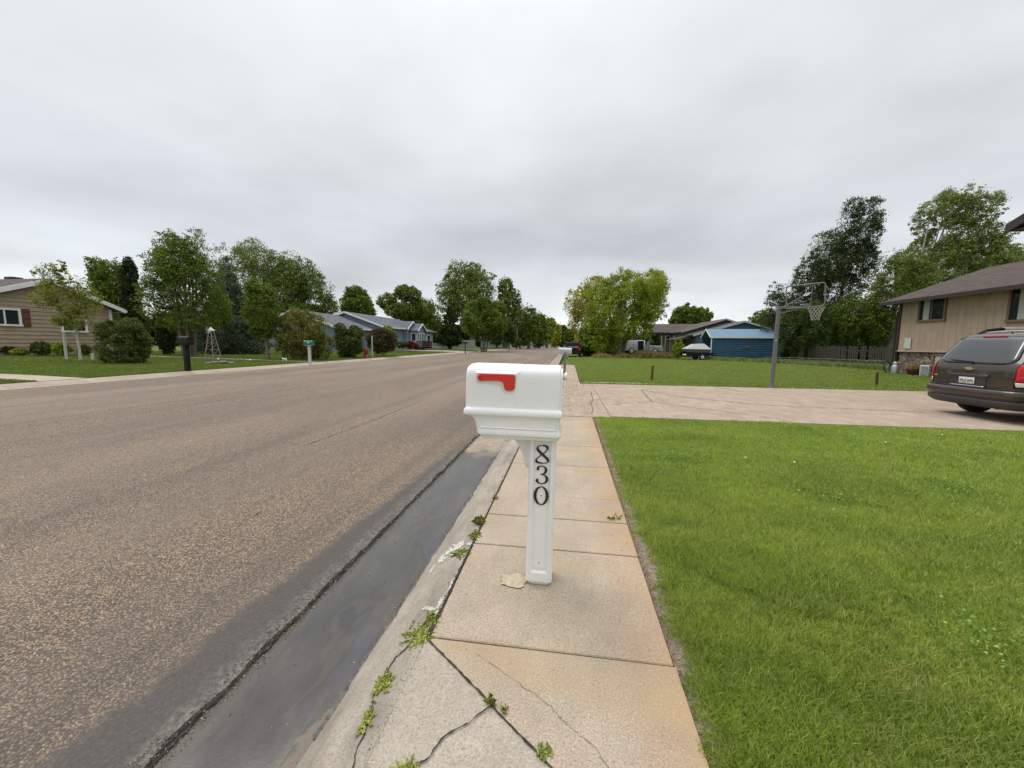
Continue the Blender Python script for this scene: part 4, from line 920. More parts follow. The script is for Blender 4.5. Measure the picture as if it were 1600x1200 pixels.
def minivan():
    t = thing('minivan', 'dark grey brown minivan parked on the pale driveway with its tail towards the street', 'minivan', (8.02, 9.06, 0))
    mb = MB(); M_ = 64; vs = []
    lv = []
    for a, b in zip(VT, VT[1:]):
        k = max(1, int((b[0]-a[0])/.035)); lv += [a[0]+(b[0]-a[0])*i/k for i in range(k)]
    lv.append(VT[-1][0])
    for z in lv:
        xr, xf, hw = interp(VT, z)
        for i in range(M_):
            u = i/M_
            if u < .5: a = R(-90+360*u); s = 1 if a >= 0 else -1; vs.append((xr+.30*(1-math.cos(a)**.45), s*hw*abs(math.sin(a))**.45, z))
            else: a = R(-90+360*(u-.5)); s = 1 if a >= 0 else -1; vs.append((xf-.6*(1-max(0, math.cos(a))**.5), -s*hw*abs(math.sin(a))**.45, z))
    fs = [(r*M_+i, r*M_+(i+1) % M_, (r+1)*M_+(i+1) % M_, (r+1)*M_+i) for r in range(len(lv)-1) for i in range(M_)] + [tuple(range(M_)), tuple(range(len(vs)-M_, len(vs)))]
    mb.add(vs, fs, True); body = mb.obj('body', paint, t); body.modifiers.new('es', 'EDGE_SPLIT').split_angle = R(38)
    # wheel arches as dark liners proud of the body sides, wheels
    for x in (.98, 3.95):
        for s in (-1, 1):
            MB().tube([(x+.40*math.cos(a), s*.915, .345+.40*math.sin(a)) for a in np.linspace(0, math.pi, 17)], .022, 6).obj('wheel_arch', dplast, t)
            w = MB().lathe([(.20, -.11), (.30, -.115), (.335, -.09), (.345, -.06), (.345, .06), (.335, .09), (.30, .115), (.20, .11)], (x, s*.80, .345), 36, 'Y').obj('wheel', rub, t)
            r = MB().lathe([(0, .02), (.06, .03), (.08, .0), (.17, -.02), (.20, .02), (.215, .03), (.20, -.1)], (x, s*(.80+.08), .345), 30, 'Y')
            for k in range(5): a = 2*math.pi*k/5; r.box((x+math.cos(a)*.12, s*.885, .345+math.sin(a)*.12), (.16, .03, .04), Matrix.Rotation(-a, 3, 'Y'))
            r.obj('rim', alu, w)
    MB().box((2.4, 0, .30), (3.9, 1.45, .12)).box((.9, 0, .34), (.12, 1.3, .10)).obj('underbody', blkm, t)
    MB().tube([(.12, -.5, .27), (.45, -.5, .29), (.9, -.45, .30)], .03, 10).obj('exhaust', alu, t)
    MB().box((.6, .1, .30), (.25, .7, .14), bev=.04).obj('muffler', alu, t)
    # rear glass with rounded lower corners
    rows = []
    for i in range(19):
        u = i/18; z = 1.115+u*.515; w0 = .735-.12*u
        if u < .22: w0 -= .20*(1-math.sqrt(max(0, 1-(1-u/.22)**2)))
        if u > .88: w0 -= .07*(1-math.sqrt(max(0, 1-((u-.88)/.12)**2)))
        rows.append((z, -w0, w0))
    vpatch('rear_window_seal', [(z-(.012 if i == 0 else 0)+(.012 if i == 18 else 0), a-.014, b+.014) for i, (z, a, b) in enumerate(rows)], blkm, t, .003)
    rw = vpatch('rear_window', rows, tint, t, .010, 24)
    q = [vpt(yt(y, z), z, .035) for y, z in ((.0, 1.135), (.28, 1.15), (.46, 1.165))]
    MB().tube([q[0], q[1], q[2]], [.012, .010, .006], 8).lathe([(0, -.02), (.025, -.01), (.025, .03)], vpt(0, 1.12, .02), 12, 'X').obj('wiper', blkm, t)
    # tail lights wrap the corners
    for s in (-1, 1):
        rows = []; rows2 = []
        for i in range(13):
            u = i/12; z = .80+u*.32; sh = .0
            if u > .62: sh = .055*(1-math.sqrt(max(0, 1-((u-.62)/.38)**2)))
            hw = interp(VT, z)[2]; rows.append((z, 50, u, sh))
        def tl(name, z0, z1, m_, off, k=12, rnd=True, g=0):
            mbq = MB(); vv = []; n = 14
            for i in range(k+1):
                u = i/k; z = z0+(z1-z0)*u; c = (1-math.sqrt(max(0, 1-((u-.6)/.4)**2)))*9 if rnd and u > .6 else 0
                t0, t1 = 46+c+g*-1+(3*(1-u) if not rnd else 3*0)-4*(u if rnd else 0)*0, 88.5-c*.18+g*.2
                for j in range(n+1): vv.append(vpt(s*(t0+(t1-t0)*j/n), z, off))
            mbq.add(vv, [(r*(n+1)+i, r*(n+1)+i+1, (r+1)*(n+1)+i+1, (r+1)*(n+1)+i) for r in range(k) for i in range(n)], True)
            o = mbq.obj(name, m_, t); sd_ = o.modifiers.new('solid', 'SOLIDIFY'); sd_.thickness = .012; return o
        tl('light_housing', .69, 1.135, blkm, .004, g=2.5)
        a_ = tl('tail_light', .79, 1.115, redl, .016); b_ = tl('reversing_light', .705, .785, clr, .014, 4, False)
        mbq = MB()
        for z in (.87, .95, 1.03):
            mbq.tube([vpt(s*tt, z, .0185) for tt in (52, 60, 68, 76, 84)], .006, 6)
        mbq.obj('lens_ridges', redl, a_)
    # tailgate seam, plate recess, handle bar, bumper
    def seam(pts, name='panel_seam', r=.004, m_=blkm): return MB().tube([vpt(yt(y, z), z, .001) for y, z in pts], r, 6).obj(name, m_, t)
    seam([(-.80, .66), (-.6, .662), (-.36, .665)]); seam([(.36, .665), (.6, .662), (.80, .66)])
    seam([(-.8, .66), (-.84, .8), (-.845, 1.0), (-.80, 1.15), (-.745, 1.4), (-.69, 1.58), (-.6, 1.66), (0, 1.665), (.6, 1.66), (.69, 1.58), (.745, 1.4), (.8, 1.15), (.845, 1.0), (.84, .8), (.8, .66)])
    vpatch('plate_recess', [(.655+.195*i/6, -.355, .355) for i in range(7)], dplast, t, .004)
    vpatch('handle_bar', [(.85, -.39, .39), (.865, -.40, .40), (.88, -.40, .40), (.895, -.385, .385)], paint, t, .030)
    vpatch('plate_lip', [(.652, -.34, .34), (.668, -.34, .34)], chrome, t, .022)
    pl = vpatch('licence_plate', [(.695+.135*i/4, -.155, .155) for i in range(5)], mat('plate_white', (.58, .58, .56), .5, .05), t, .02)
    mb = MB(); rnq = random.Random(4)
    # six embossed dark characters built of strokes (green mountains band as on the regional plate)
    glyph = {'4': [(0, 1, 0, .45), (0, .45, 1, .45), (.75, 1, .75, 0)], '7': [(0, 1, 1, 1), (1, 1, .4, 0)], 'S': [(1, 1, 0, 1), (0, 1, 0, .5), (0, .5, 1, .5), (1, .5, 1, 0), (1, 0, 0, 0)], 'V': [(0, 1, .5, 0), (.5, 0, 1, 1)], '1': [(.5, 1, .5, 0)], 'P': [(0, 0, 0, 1), (0, 1, 1, 1), (1, 1, 1, .5), (1, .5, 0, .5)], '2': [(0, 1, 1, 1), (1, 1, 1, .5), (1, .5, 0, 0), (0, 0, 1, 0)]}
    for k, ch in enumerate('PS2VP4'):
        y0 = .125-k*.043-(0 if k < 3 else .012)
        for a, b, c, e in glyph[ch]:
            P1 = vpt(yt(y0-a*.028, .73+b*.05), .73+b*.05, .028); P2 = vpt(yt(y0-c*.028, .73+e*.05), .73+e*.05, .028); mb.tube([P1, P2], .0035, 4)
    mb.obj('plate_characters', mat('plate_dark_green', (.03, .08, .06), .5), pl)
    # bow tie badge
    P = [(-.085, -.014), (-.05, -.014), (-.045, -.034), (.052, -.034), (.047, -.014), (.085, -.014), (.085, .014), (.05, .014), (.045, .034), (-.052, .034), (-.047, .014), (-.085, .014)]
    c = vpt(0, 1.005, .012); mb = MB().prism([(y+z*.35, c.z+z*.9) for y, z in P], c.x-.012, c.x+.012, 'X'); mb.obj('badge', gold, t)
    mb = MB()   # small chrome lettering, left of the tailgate
    for k, (dy, w_) in enumerate(((0, .012), (.022, .012), (.044, .014), (.07, .02))):
        P1 = vpt(yt(.74-dy, .83), .83, .008); mb.box(P1, (.008, w_, .026))
    mb.obj('lettering', chrome, t)
    mb = MB()
    for k in range(9): P1 = vpt(yt(.77-k*.022, .775), .775, .008); mb.box(P1, (.006, .012, .014))
    mb.obj('lettering', dplast, t)
    # bumper step: lower plastic valance
    MBv = []
    rows = [(.29+.10*i/4, -.90, .90) for i in range(5)]
    def wrap(name, z0, z1, m_, off, k=6, x_in=0):
        mbq = MB(); vv = []; n = 48
        for i in range(k+1):
            z = z0+(z1-z0)*i/k; bul = math.sin(math.pi*i/k)*.012
            for j in range(n+1):
                tt = -89.5+179*j/n; vv.append(vpt(tt, z, off+bul))
        mbq.add(vv, [(r*(n+1)+i, r*(n+1)+i+1, (r+1)*(n+1)+i+1, (r+1)*(n+1)+i) for r in range(k) for i in range(n)], True)
        o = mbq.obj(name, m_, t); sd_ = o.modifiers.new('solid', 'SOLIDIFY'); sd_.thickness = .02; return o
    wrap('valance', .27, .42, dplast, .022); wrap('bumper', .455, .64, paint, .028)
    wrap('bumper_step', .638, .650, dplast, .034, 2)
    # roof rack and roof trims, side glass, side seams
    for s in (-1, 1):
        y = s*.62
        MB().tube([(.66, y, 1.70), (.84, y, 1.79), (1.1, y, 1.825), (1.15, y, 1.825)], [.014, .034, .034, .030], 8).obj('rack_end', blkm, t); MB().tube([(3.0, y*.95, 1.81), (3.25, y*.95, 1.78), (3.4, y*.95, 1.69)], [.028, .026, .012], 8).obj('rack_end', blkm, t)
        MB().tube([(1.12, y, 1.835), (2.1, y*.98, 1.84), (3.05, y*.95, 1.815)], .022, 8).obj('roof_rail', chrome, t)
        for x0, x1 in ((.62, 1.55), (1.62, 2.55), (2.62, 3.2)):
            mbq = MB(); vv = []
            for i in range(5):
                z = 1.13+i*.11; hw = interp(VT, z)[2]; k0 = .22*i/4 if x0 < .7 else 0; k1 = -.0 if x1 < 3 else -.45*i/4+.25
                vv += [(x0+k0*.5, s*(hw+.004), z), (x1+k1, s*(hw+.004), z)]
            mbq.add(vv, [(2*i, 2*i+1, 2*i+3, 2*i+2) for i in range(4)]); o = mbq.obj('side_window', tint, t); o.modifiers.new('solid', 'SOLIDIFY').thickness = .008
        [MB().tube([(x_, s*(interp(VT, z)[2]+.001), z) for z in (.36, .62, .9, 1.05, 1.1)], .004, 6).obj('door_seam', blkm, t) for x_ in (1.58, 2.6, 3.55)]
        MB().tube([(.5, s*.865, 1.105), (.8, s*.905, 1.10), (1.5, s*.905, 1.10), (3.6, s*.905, 1.095)], .007, 6).obj('window_trim', blkm, t)
        MB().box((3.3, s*1.0, 1.15), (.12, .2, .15), bev=.04).obj('mirror', paint, t)
        [MB().box((x_, s*.935, 1.0), (.16, .03, .03), bev=.01).obj('door_handle', paint, t) for x_ in (1.75, 2.75)]
        MB().box((4.78, s*.66, .80), (.3, .3, .16), bev=.05).obj('headlight', clr, t)
    MB().tube([(.80, -.62, 1.745), (.80, 0, 1.765), (.80, .62, 1.745)], .012, 6).obj('roof_cross_bar', chrome, t)
    MB().lathe([(0, .03), (.012, .028), (.014, 0)], (.62, -.10, 1.715), 10).obj('washer_nozzle', blkm, t)
    vpatch('brake_light', [(1.645, -.22, .22), (1.66, -.22, .22)], redl, t, .012)
    mb = MB(); mb.add([(3.95, -.70, 1.11), (3.95, .70, 1.11), (3.18, .62, 1.60), (3.18, -.62, 1.60)], [(0, 1, 2, 3)]); mb.obj('windscreen', tint, t)
minivan()
# ------------------------------------------------------------------ generic parked cars
def car(name, label, cat, loc, rotz, paint_m, L_, W_, prof_body, prof_cab, wheels, wr, group=None, pickup=False):
    t = thing(name, label, cat, loc, rotz, group)
    def loft(prof, hw, name_, m_, tum=1.0):
        mb = MB(); n = len(prof); vs = [(x, -hw*(1-(tum_(z))), z) for x, z in prof for tum_ in [lambda z: (z-prof[0][1])*(.0 if tum == 1 else .28)]]
        vs += [(x, -y, z) for x, y, z in vs]
        mb.add(vs, [tuple(range(n)), tuple(range(2*n-1, n-1, -1))] + [(i, (i+1) % n, (i+1) % n+n, i+n) for i in range(n)])
        o = mb.obj(name_, m_, t); b = o.modifiers.new('bevel', 'BEVEL'); b.width = .05; b.segments = 3; b.limit_method = 'ANGLE'; b.angle_limit = R(20); return o
    loft(prof_body, W_/2, 'body', paint_m); loft(prof_cab, W_/2-.06, 'cabin', paint_m, .5)
    for x in wheels:
        for s in (-1, 1):
            MB().lathe([(wr*1.16, 0), (wr*1.16, .03), (0, .03)], (x, s*(W_/2-.015), wr), 24, 'Y').obj('wheel_well', blkm, t)
            w = MB().lathe([(wr*.6, -.1), (wr*.95, -.11), (wr, -.07), (wr, .07), (wr*.95, .11), (wr*.6, .11)], (x, s*(W_/2-.08), wr), 24, 'Y').obj('wheel', rub, t)
            MB().lathe([(0, .0), (wr*.25, .01), (wr*.55, -.01), (wr*.62, .02)], (x, s*(W_/2-.0)+.03*s, wr), 20, 'Y').obj('rim', alu, w)
    return t
silver = mat('silver_blue_paint', (.44, .47, .52), .3, .05, metal=.4, coat=.8)
# silver pickup, seen side on
q0, q1 = base(971, 50.5), base(1031, 50.5)
Lp = (q1-q0).length
t = car('pickup_truck', 'silver pickup truck with raised white bed covers and its rear door open', 'pickup truck', (q0.x, q0.y, .2), math.atan2(q1.y-q0.y, q1.x-q0.x), silver, Lp, 1.95,
        [(0, .5), (Lp, .45), (Lp, .95), (Lp-.15, 1.1), (Lp-1.4, 1.18), (Lp-1.6, 1.2), (0, 1.22)], [(1.75, 1.15), (Lp-1.45, 1.15), (Lp-2.35, 1.80), (2.0, 1.86), (1.8, 1.8)], (1.0, Lp-1.0), .40)
MB().box((.85, -.2, 1.50), (1.35, 1.4, .55), bev=.04).obj('bed_cover', white, t)
MB().box((.50, -.94, 1.5), (.5, .02, .3)).obj('bed_cover_panel', white, t); MB().box((1.15, -.94, 1.5), (.5, .02, .3)).obj('bed_cover_panel', white, t)
MB().box((2.15, -.985, 1.10), (.72, .03, 1.3)).obj('open_door_gap', blkm, t)
MB().prism([(2.72, 1.22), (3.55, 1.22), (3.38, 1.72), (2.76, 1.74)], -.925, -.90, 'Y').obj('side_window', blkm, t)
MB().box((2.95, -1.35, 1.05), (.06, .8, 1.1), Matrix.Rotation(.2, 3, 'Z'), bev=.02).obj('open_door', silver, t)
MB().box((3.6, -1.08, 1.3), (.12, .22, .2), bev=.03).obj('mirror', blkm, t)
MB().box((Lp, -.7, .85), (.06, .4, .22), bev=.02).obj('headlight', clr, t); MB().box((Lp+.02, 0, .55), (.1, 1.9, .22), bev=.04).obj('bumper', chrome, t)
for x_ in (2.9, 3.75): MB().box((x_, -.982, .95), (.02, .014, .9)).obj('door_seam', blkm, t)
maroon = mat('dark_maroon_paint', (.022, .004, .005), .55, .05, spec=.2); darkp = mat('near_black_paint', (.015, .016, .018), .3, .05, coat=.8); whitep = mat('white_car_paint', (.62, .62, .62), .3, .03, coat=.8)
sedan_b = [(0, .25), (4.5, .25), (4.55, .6), (4.35, .85), (3.3, .98), (.7, 1.02), (.05, .9)]; sedan_c = [(.45, .97), (3.4, .95), (2.5, 1.42), (1.3, 1.45)]
suv_b = [(0, .3), (4.4, .3), (4.45, .7), (4.3, .95), (3.3, 1.08), (.1, 1.12), (0, 1.0)]; suv_c = [(.06, 1.05), (3.4, 1.05), (2.7, 1.62), (.5, 1.68), (.2, 1.6)]
def street_car(label, px, d, pm, suv=False, rz=R(90), off=(0, 0), group='cars parked far down the street'):
    b = base(px, d); z = 0
    if b.x < -1.5:
        z = .1
    t = car('parked_car', label, 'car', (b.x+off[0], b.y+off[1], z), rz, pm, 4.5, 1.8, suv_b if suv else sedan_b, suv_c if suv else sedan_c, (.85, 3.6), .32, group)
    # rear window, tail lights (the rear faces the camera)
    zt = 1.55 if suv else 1.38
    MB().add([(.30 if not suv else .03, -.62, 1.08 if suv else 1.0), (.30 if not suv else .03, .62, 1.08 if suv else 1.0), (.95 if not suv else .33, .55, zt), (.95 if not suv else .33, -.55, zt)], [(0, 1, 2, 3)]).obj('rear_window', tint, t)
    for s in (-1, 1):
        MB().box((-.01, s*.72, .85), (.05, .26, .16), bev=.02).obj('tail_light', redl, t)
        MB().prism([(1.0, 1.02), (3.2, 1.0), (2.45, zt-.02), (1.3, zt)], s*.80, s*.815, 'Y').obj('side_window', tint, t)
    MB().box((-.03, 0, .45), (.1, 1.76, .22), bev=.04).obj('bumper', pm, t)
    return t
street_car('dark maroon car parked just behind the silver mailbox', 895, 43, maroon, True, R(90), group=None)
street_car('white car parked far down the street on the left of the road end', 858, 150, whitep, True)
street_car('black car parked in front of the far white car', 846, 158, darkp, True)
street_car('dark car among the far curb trees, nearest the white shed wall', 835, 120, darkp, True, R(80))

# ------------------------------------------------------------------ basketball hoop
steel = mat('dull_grey_pole', (.13, .13, .135), .5, .12, 12); frame_m = mat('bare_metal_tube', (.20, .205, .205), .4, .1, metal=.4); net_m = mat('white_net_cord', (.42, .42, .38), .8)
def hoop():
    b = base(1210, 13.05); b.z = 0
    t = thing('basketball_hoop', 'empty-framed basketball hoop with torn backboard on a leaning grey pole by the driveway', 'basketball hoop', b)
    MB().box((0, 0, 1.36), (.105, .105, 2.75), Matrix.Rotation(R(.6), 3, 'Y'), bev=.012).obj('pole', steel, t)
    MB().tube([(-.02, 0, -.02), (-.02, 0, .12)], [.11, .075], 12).obj('collar', steel, t)
    MB().box((-.02, -.058, 1.62), (.03, .012, .03)).obj('sticker', white, t)
    # backboard frame : width 1.05, height .78, slightly rolled; faces the street side of the driveway
    Fm = Matrix.Translation((.56, -.42, 3.03)) @ Matrix.Rotation(R(-22), 4, 'Z') @ Matrix.Rotation(R(-3.5), 4, 'Y') @ Matrix.Rotation(R(4), 4, 'X')
    w, h, r = .50, .36, .07
    pts = []
    for cx, cz, s in ((w-r, h-r, 0), (-w+r*.6, h-r*.6, 90), (-w+r*.4, -h+r*.4, 180), (w-r*1.6, -h+r*1.6, 270)):
        rr_ = r*1.6 if s == 270 else (r*.6 if s == 90 else (r*.4 if s == 180 else r))
        for i in range(6): a = R(s+90*i/5); pts.append((cx+rr_*math.cos(a), 0, cz+rr_*math.sin(a)))
    pts.append(pts[0])
    mb = MB(); mb.m = Fm; mb.tube(pts, .017, 8, cap=False); bb = mb.obj('backboard_frame', frame_m, t)
    mb = MB(); mb.m = Fm; mb.tube([(-w, 0, -.20), (.03, .01, -.17)], .011, 6).tube([(-.24, .01, .12), (-.04, .02, -.08)], .014, 6).tube([(.17, 0, h), (.14, 0, -h)], .008, 6).tube([(-.24, .01, .12), (-.26, .01, -.2)], .006, 6).obj('frame_braces', frame_m, bb)
    c = Fm @ Vector((.10, -.06, -.40)); 
    MB().tube([(.0, -.02, 2.66), (.2, -.14, 2.70), tuple(Fm @ Vector((-.06, .03, -.36)))], .026, 8).tube([(0, -.02, 2.62), tuple(Fm @ Vector((-.06, .03, .0)))], .02, 8).tube([(0, -.02, 2.5), tuple(Fm @ Vector((.05, .03, -.36)))], .018, 8).obj('arms', steel, t)
    MB().box(Fm @ Vector((.03, -.01, -.33)), (.2, .05, .16), bev=.01).obj('rim_plate', steel, t)
    rc = Fm @ Vector((.24, -.33, -.385)); rr_ = .225
    ring = [(rc.x+rr_*math.cos(a), rc.y+rr_*math.sin(a), rc.z) for a in np.linspace(0, 2*math.pi, 29)]
    rim = MB().tube(ring, .009, 8, cap=False).obj('rim', mat('rusty_rim', (.12, .07, .05), .6, .3, 20), t)
    mb = MB(); K = 12
    for k in range(K):
        for sg in (-1, 1):
            P = []
            for i in range(9):
                u = i/8; a = 2*math.pi*k/K + sg*u*math.pi*.5; q = rr_*(1-.52*math.sin(u*math.pi*.5)) ; P.append((rc.x+q*math.cos(a), rc.y+q*math.sin(a), rc.z-.40*u))
            mb.tube(P, .004, 4, cap=False)
    mb.obj('net', net_m, rim)
hoop()
# ------------------------------------------------------------------ small things
rustw = mat('red_brown_stake_wood', (.12, .055, .032), .8, .3, 15)
for px, d, h, lab, lean in ((1020, 15.3, .62, 'short brown wooden stake on the lawn left of the basketball pole', 1.5), (1374, 13.9, .52, 'short red brown wooden stake on the lawn left of the minivan', -2)):
    b = base(px, d); b.z = -.02; t = thing('wooden_stake', lab, 'stake', b, R(12)); t.rotation_euler = (0, R(lean), R(12))
    MB().box((0, 0, h/2), (.09, .05, h), bev=.006).obj('post', rustw, t); MB().box((0, 0, h+.004), (.094, .054, .012), bev=.004).obj('cap', rustw, t)
def lawn_post(px, d, pytop, label, w=.09):
    b = base(px, d); h = at(px, pytop, d).z-b.z; t = thing('white_post', label, 'post', b)
    MB().box((0, 0, h/2), (w, w, h), bev=.01).obj('shaft', wpost, t); MB().box((0, 0, h+.01), (w+.02, w+.02, .025), bev=.006).obj('cap', wpost, t)
lawn_post(104, 18.5, 519, 'white wooden post on the lawn left of the young maple', .085)
lawn_post(582, 29, 525, 'thin white post beside the dark round shrubs', .075)
lawn_post(145, 18.4, 553, 'low white stub post at the foot of the round bush', .09)
# fire hydrant
def hydrant():
    b = base(572, 27.5); t = thing('fire_hydrant', 'red fire hydrant on the far lawn edge', 'fire hydrant', b)
    rp = mat('red_hydrant_paint', (.20, .016, .014), .45, .15, 12)
    MB().lathe([(.17, -.05), (.17, .04), (.12, .05), (.115, .50), (.15, .51), (.15, .56)], (0, 0, 0), 20).obj('barrel', rp, t)
    MB().lathe([(.145, .56), (.14, .62), (.10, .70), (.04, .74), (.03, .79), (0, .79)], (0, 0, 0), 20).obj('bonnet', rp, t)
    for a in (0, 90, 200): 
        v = Vector((math.cos(R(a-90)), math.sin(R(a-90)), 0)); MB().tube([v*.1+Vector((0, 0, .42)), v*.21+Vector((0, 0, .42)), v*.215+Vector((0, 0, .42))], [.065, .07, .04], 12).obj('outlet_cap', rp, t)
hydrant()
# ornamental windmill tower
def windmill():
    b = base(333, 19.5); t = thing('garden_windmill', 'small weathered wooden garden windmill tower on the far lawn', 'garden windmill', b)
    m_ = mat('weathered_lath', (.24, .20, .15), .85, .2, 20); H = at(330, 516, 19.5).z-b.z
    mb = MB(); w = .26
    for sx in (-1, 1):
        for sy in (-1, 1): mb.tube([(sx*w, sy*w, 0), (sx*.06, sy*.06, H)], .022, 4)
    for k in range(1, 5):
        z = H*k/5; q = w+(.07-w)*k/5; q2 = w+(.07-w)*(k-1)/5; z2 = H*(k-1)/5
        c = [(-q, -q, z), (q, -q, z), (q, q, z), (-q, q, z), (-q, -q, z)]
        for a, b_ in zip(c, c[1:]): mb.tube([a, b_], .014, 4)
        mb.tube([(-q2, -q2, z2), (q, -q, z)], .01, 4).tube([(q2, -q2, z2), (q2*.0+q, q, z)], .01, 4).tube([(-q2, -q2, z2), (-q, q, z)], .01, 4)
    mb.obj('tower', m_, t)
    MB().add([(-.11, -.11, H-.02), (.11, -.11, H-.02), (.11, .11, H-.02), (-.11, .11, H-.02), (0, 0, H+.16)], [(0, 1, 4), (1, 2, 4), (2, 3, 4), (3, 0, 4), (0, 1, 2, 3)]).obj('cap', white, t)
    mb = MB()
    for k in range(8):
        a = 2*math.pi*k/8; c_, s_ = math.cos(a), math.sin(a); mb.add([(c_*.05, -.16, H+.02+s_*.05), (c_*.17-s_*.04, -.14, H+.02+s_*.17+c_*.04), (c_*.17+s_*.04, -.18, H+.02+s_*.17-c_*.04)], [(0, 1, 2)])
    mb.tube([(0, -.2, H+.02), (0, .3, H+.02)], .015, 6); o = mb.obj('wheel', gal, t); o.modifiers.new('solid', 'SOLIDIFY').thickness = .006
windmill()
b = base(345, 18.3); t = thing('stepping_stones', 'low pile of flat stones at the foot of the garden windmill', 'stones', b); mb = MB()
for i in range(9): mb.box((random.uniform(-.5, .6), random.uniform(-.3, .3), .04+random.uniform(0, .07)), (random.uniform(.25, .45), random.uniform(.2, .35), .07), Matrix.Rotation(random.uniform(0, 3), 3, 'Z'), bev=.02)
mb.obj('stone', mat('grey_flat_stone', (.23, .20, .175), .9, .25), t)
# low pipes near the lilac
b = base(445, 21.3); t = thing('garden_ornament', 'small white animal ornament at the edge of the walk near the small tree', 'ornament', b)
MB().tube([(-.16, 0, 0), (-.15, 0, .22)], .04, 8).tube([(.14, 0, 0), (.13, 0, .2)], .04, 8).tube([(-.2, 0, .22), (0, 0, .26), (.18, 0, .2)], [.07, .08, .07], 10).tube([(-.2, 0, .24), (-.27, 0, .38)], [.06, .05], 8).obj('body', white, t); t.scale = (.6, .6, .6)
# walk lights on the far lawn
for px, lab in ((341, 'small white walk light nearest the garden windmill'), (391, 'small white walk light between windmill and small tree')):
    b = base(px, 19.9); t = thing('walk_light', lab, 'garden light', b); MB().tube([(0, 0, 0), (0, 0, .12)], .015, 6).obj('stem', blkm, t); MB().lathe([(0, .17), (.05, .15), (.06, .12), (.03, .10)], (0, 0, 0), 12).obj('lamp', white, t)
# street lamp
b = base(808, 95); t = thing('street_lamp', 'tall pale street lamp pole with long curved arm among the curb trees', 'street lamp', b); H = at(808, 505, 95).z-b.z
MB().tube([(0, 0, 0), (0, 0, H)], [.16, .11], 10).obj('pole', wpost, t); MB().tube([(0, 0, H-.3), (1.0, 0, H+.1), (2.2, 0, H+.1)], .05, 6).obj('arm', wpost, t); MB().box((2.5, 0, H+.08), (.8, .3, .14), bev=.04).obj('lamp_head', gal, t)
# covered trailer before the carport
def trailer():
    q0, q1 = base(1067, 38.5), base(1109, 38.5); L_ = (q1-q0).length; t = thing('covered_trailer', 'small dark utility trailer with pale tilted cover in front of the carport', 'trailer', (q0.x, q0.y-.8, 0), math.atan2(q1.y-q0.y, q1.x-q0.x))
    gm = mat('dark_grey_tarp', (.075, .075, .07), .7, .2)
    MB().prism([(-.1, .95), (2.55, .9), (2.6, 1.25), (-.15, 1.28)], -.7, .7, 'Y').obj('cargo_box', gm, t)
    MB().add([(-.2, -.75, 1.28), (2.65, -.75, 1.25), (2.65, .75, 1.25), (-.2, .75, 1.28), (.75, -.2, 1.85), (2.0, -.2, 1.9), (2.0, .3, 1.9), (.75, .3, 1.85)], [(0, 1, 5, 4), (1, 2, 6, 5), (2, 3, 7, 6), (3, 0, 4, 7), (4, 5, 6, 7), (0, 1, 2, 3)]).obj('cover', mat('pale_grey_canvas', (.42, .41, .37), .7), t)
    MB().box((1.3, -.68, .7), (3.2, .08, .35)).box((1.3, .68, .7), (3.2, .08, .35)).box((1.3, 0, .62), (3.2, 1.3, .06)).tube([(2.9, -.6, .6), (3.7, 0, .55), (2.9, .6, .6)], .04, 6).obj('frame', blkm, t); t.scale = (.84, .84, .84)
    for s in (-1, 1):
        w = MB().lathe([(.18, -.1), (.31, -.1), (.34, -.06), (.34, .06), (.31, .1), (.18, .1)], (1.55, s*.85, .34), 24, 'Y').obj('wheel', rub, t)
        MB().lathe([(0, .0), (.06, .02), (.2, .0), (.22, .03)], (1.55, s*.95, .34), 20, 'Y').obj('rim', white, w); MB().lathe([(0, 0), (.07, 0), (.07, .02)], (1.55, s*.97, .34), 12, 'Y').obj('hub', blkm, w)
    for x in (-.55, -.35): MB().lathe([(0, -.05), (.09, -.04), (.1, .04), (0, .05)], (x, -.75, .62), 14, 'Y').obj('lamp', white, t)
trailer()
# picket fence and low wire fence
def fences():
    a, b_ = base(1262, 33), base(1400, 25.2); L_ = (b_-a).length; n = int(L_/.17); h = 1.45
    fm = mat('weathered_shade_dark_pickets', (.052, .046, .036), .9, .3, 6)  # weathered wood, base colour darkened to carry the shade it stands in
    t = thing('picket_fence', 'weathered wooden privacy fence in shade-darkened colour with gaps under the trees', 'fence', (a.x, a.y, 0), math.atan2(b_.y-a.y, b_.x-a.x)); rn = random.Random(3)
    mb = MB()
    for i in range(n):
        if rn.random() < .06: continue
        mb.box((i*.17+.06, rn.uniform(-.01, .01), h/2+rn.uniform(-.05, .05)), (.11, .02, h+rn.uniform(-.05, .05)))
    mb.box((L_/2, .03, .35), (L_, .04, .09)); mb.box((L_/2, .03, 1.15), (L_, .04, .09)); mb.obj('pickets', fm, t)
    a, b_ = base(1200, 29), base(1392, 22.6); L_ = (b_-a).length
    t = thing('wire_fence', 'low sagging wire fence with leaning thin posts before the trees', 'fence', (a.x, a.y, 0), math.atan2(b_.y-a.y, b_.x-a.x))
    for i in range(13):
        x = L_*i/12; MB().tube([(x, 0, 0), (x-.22+rn.uniform(-.1, .1), 0, .62)], .014, 5).obj('post', frame_m, t)
    MB().tube([(-.2+L_*i/12, 0, .60+.02*(i % 2)) for i in range(13)], .010, 5).tube([(L_*i/12-.1, 0, .32) for i in range(13)], .006, 5).obj('wire', frame_m, t)
fences()
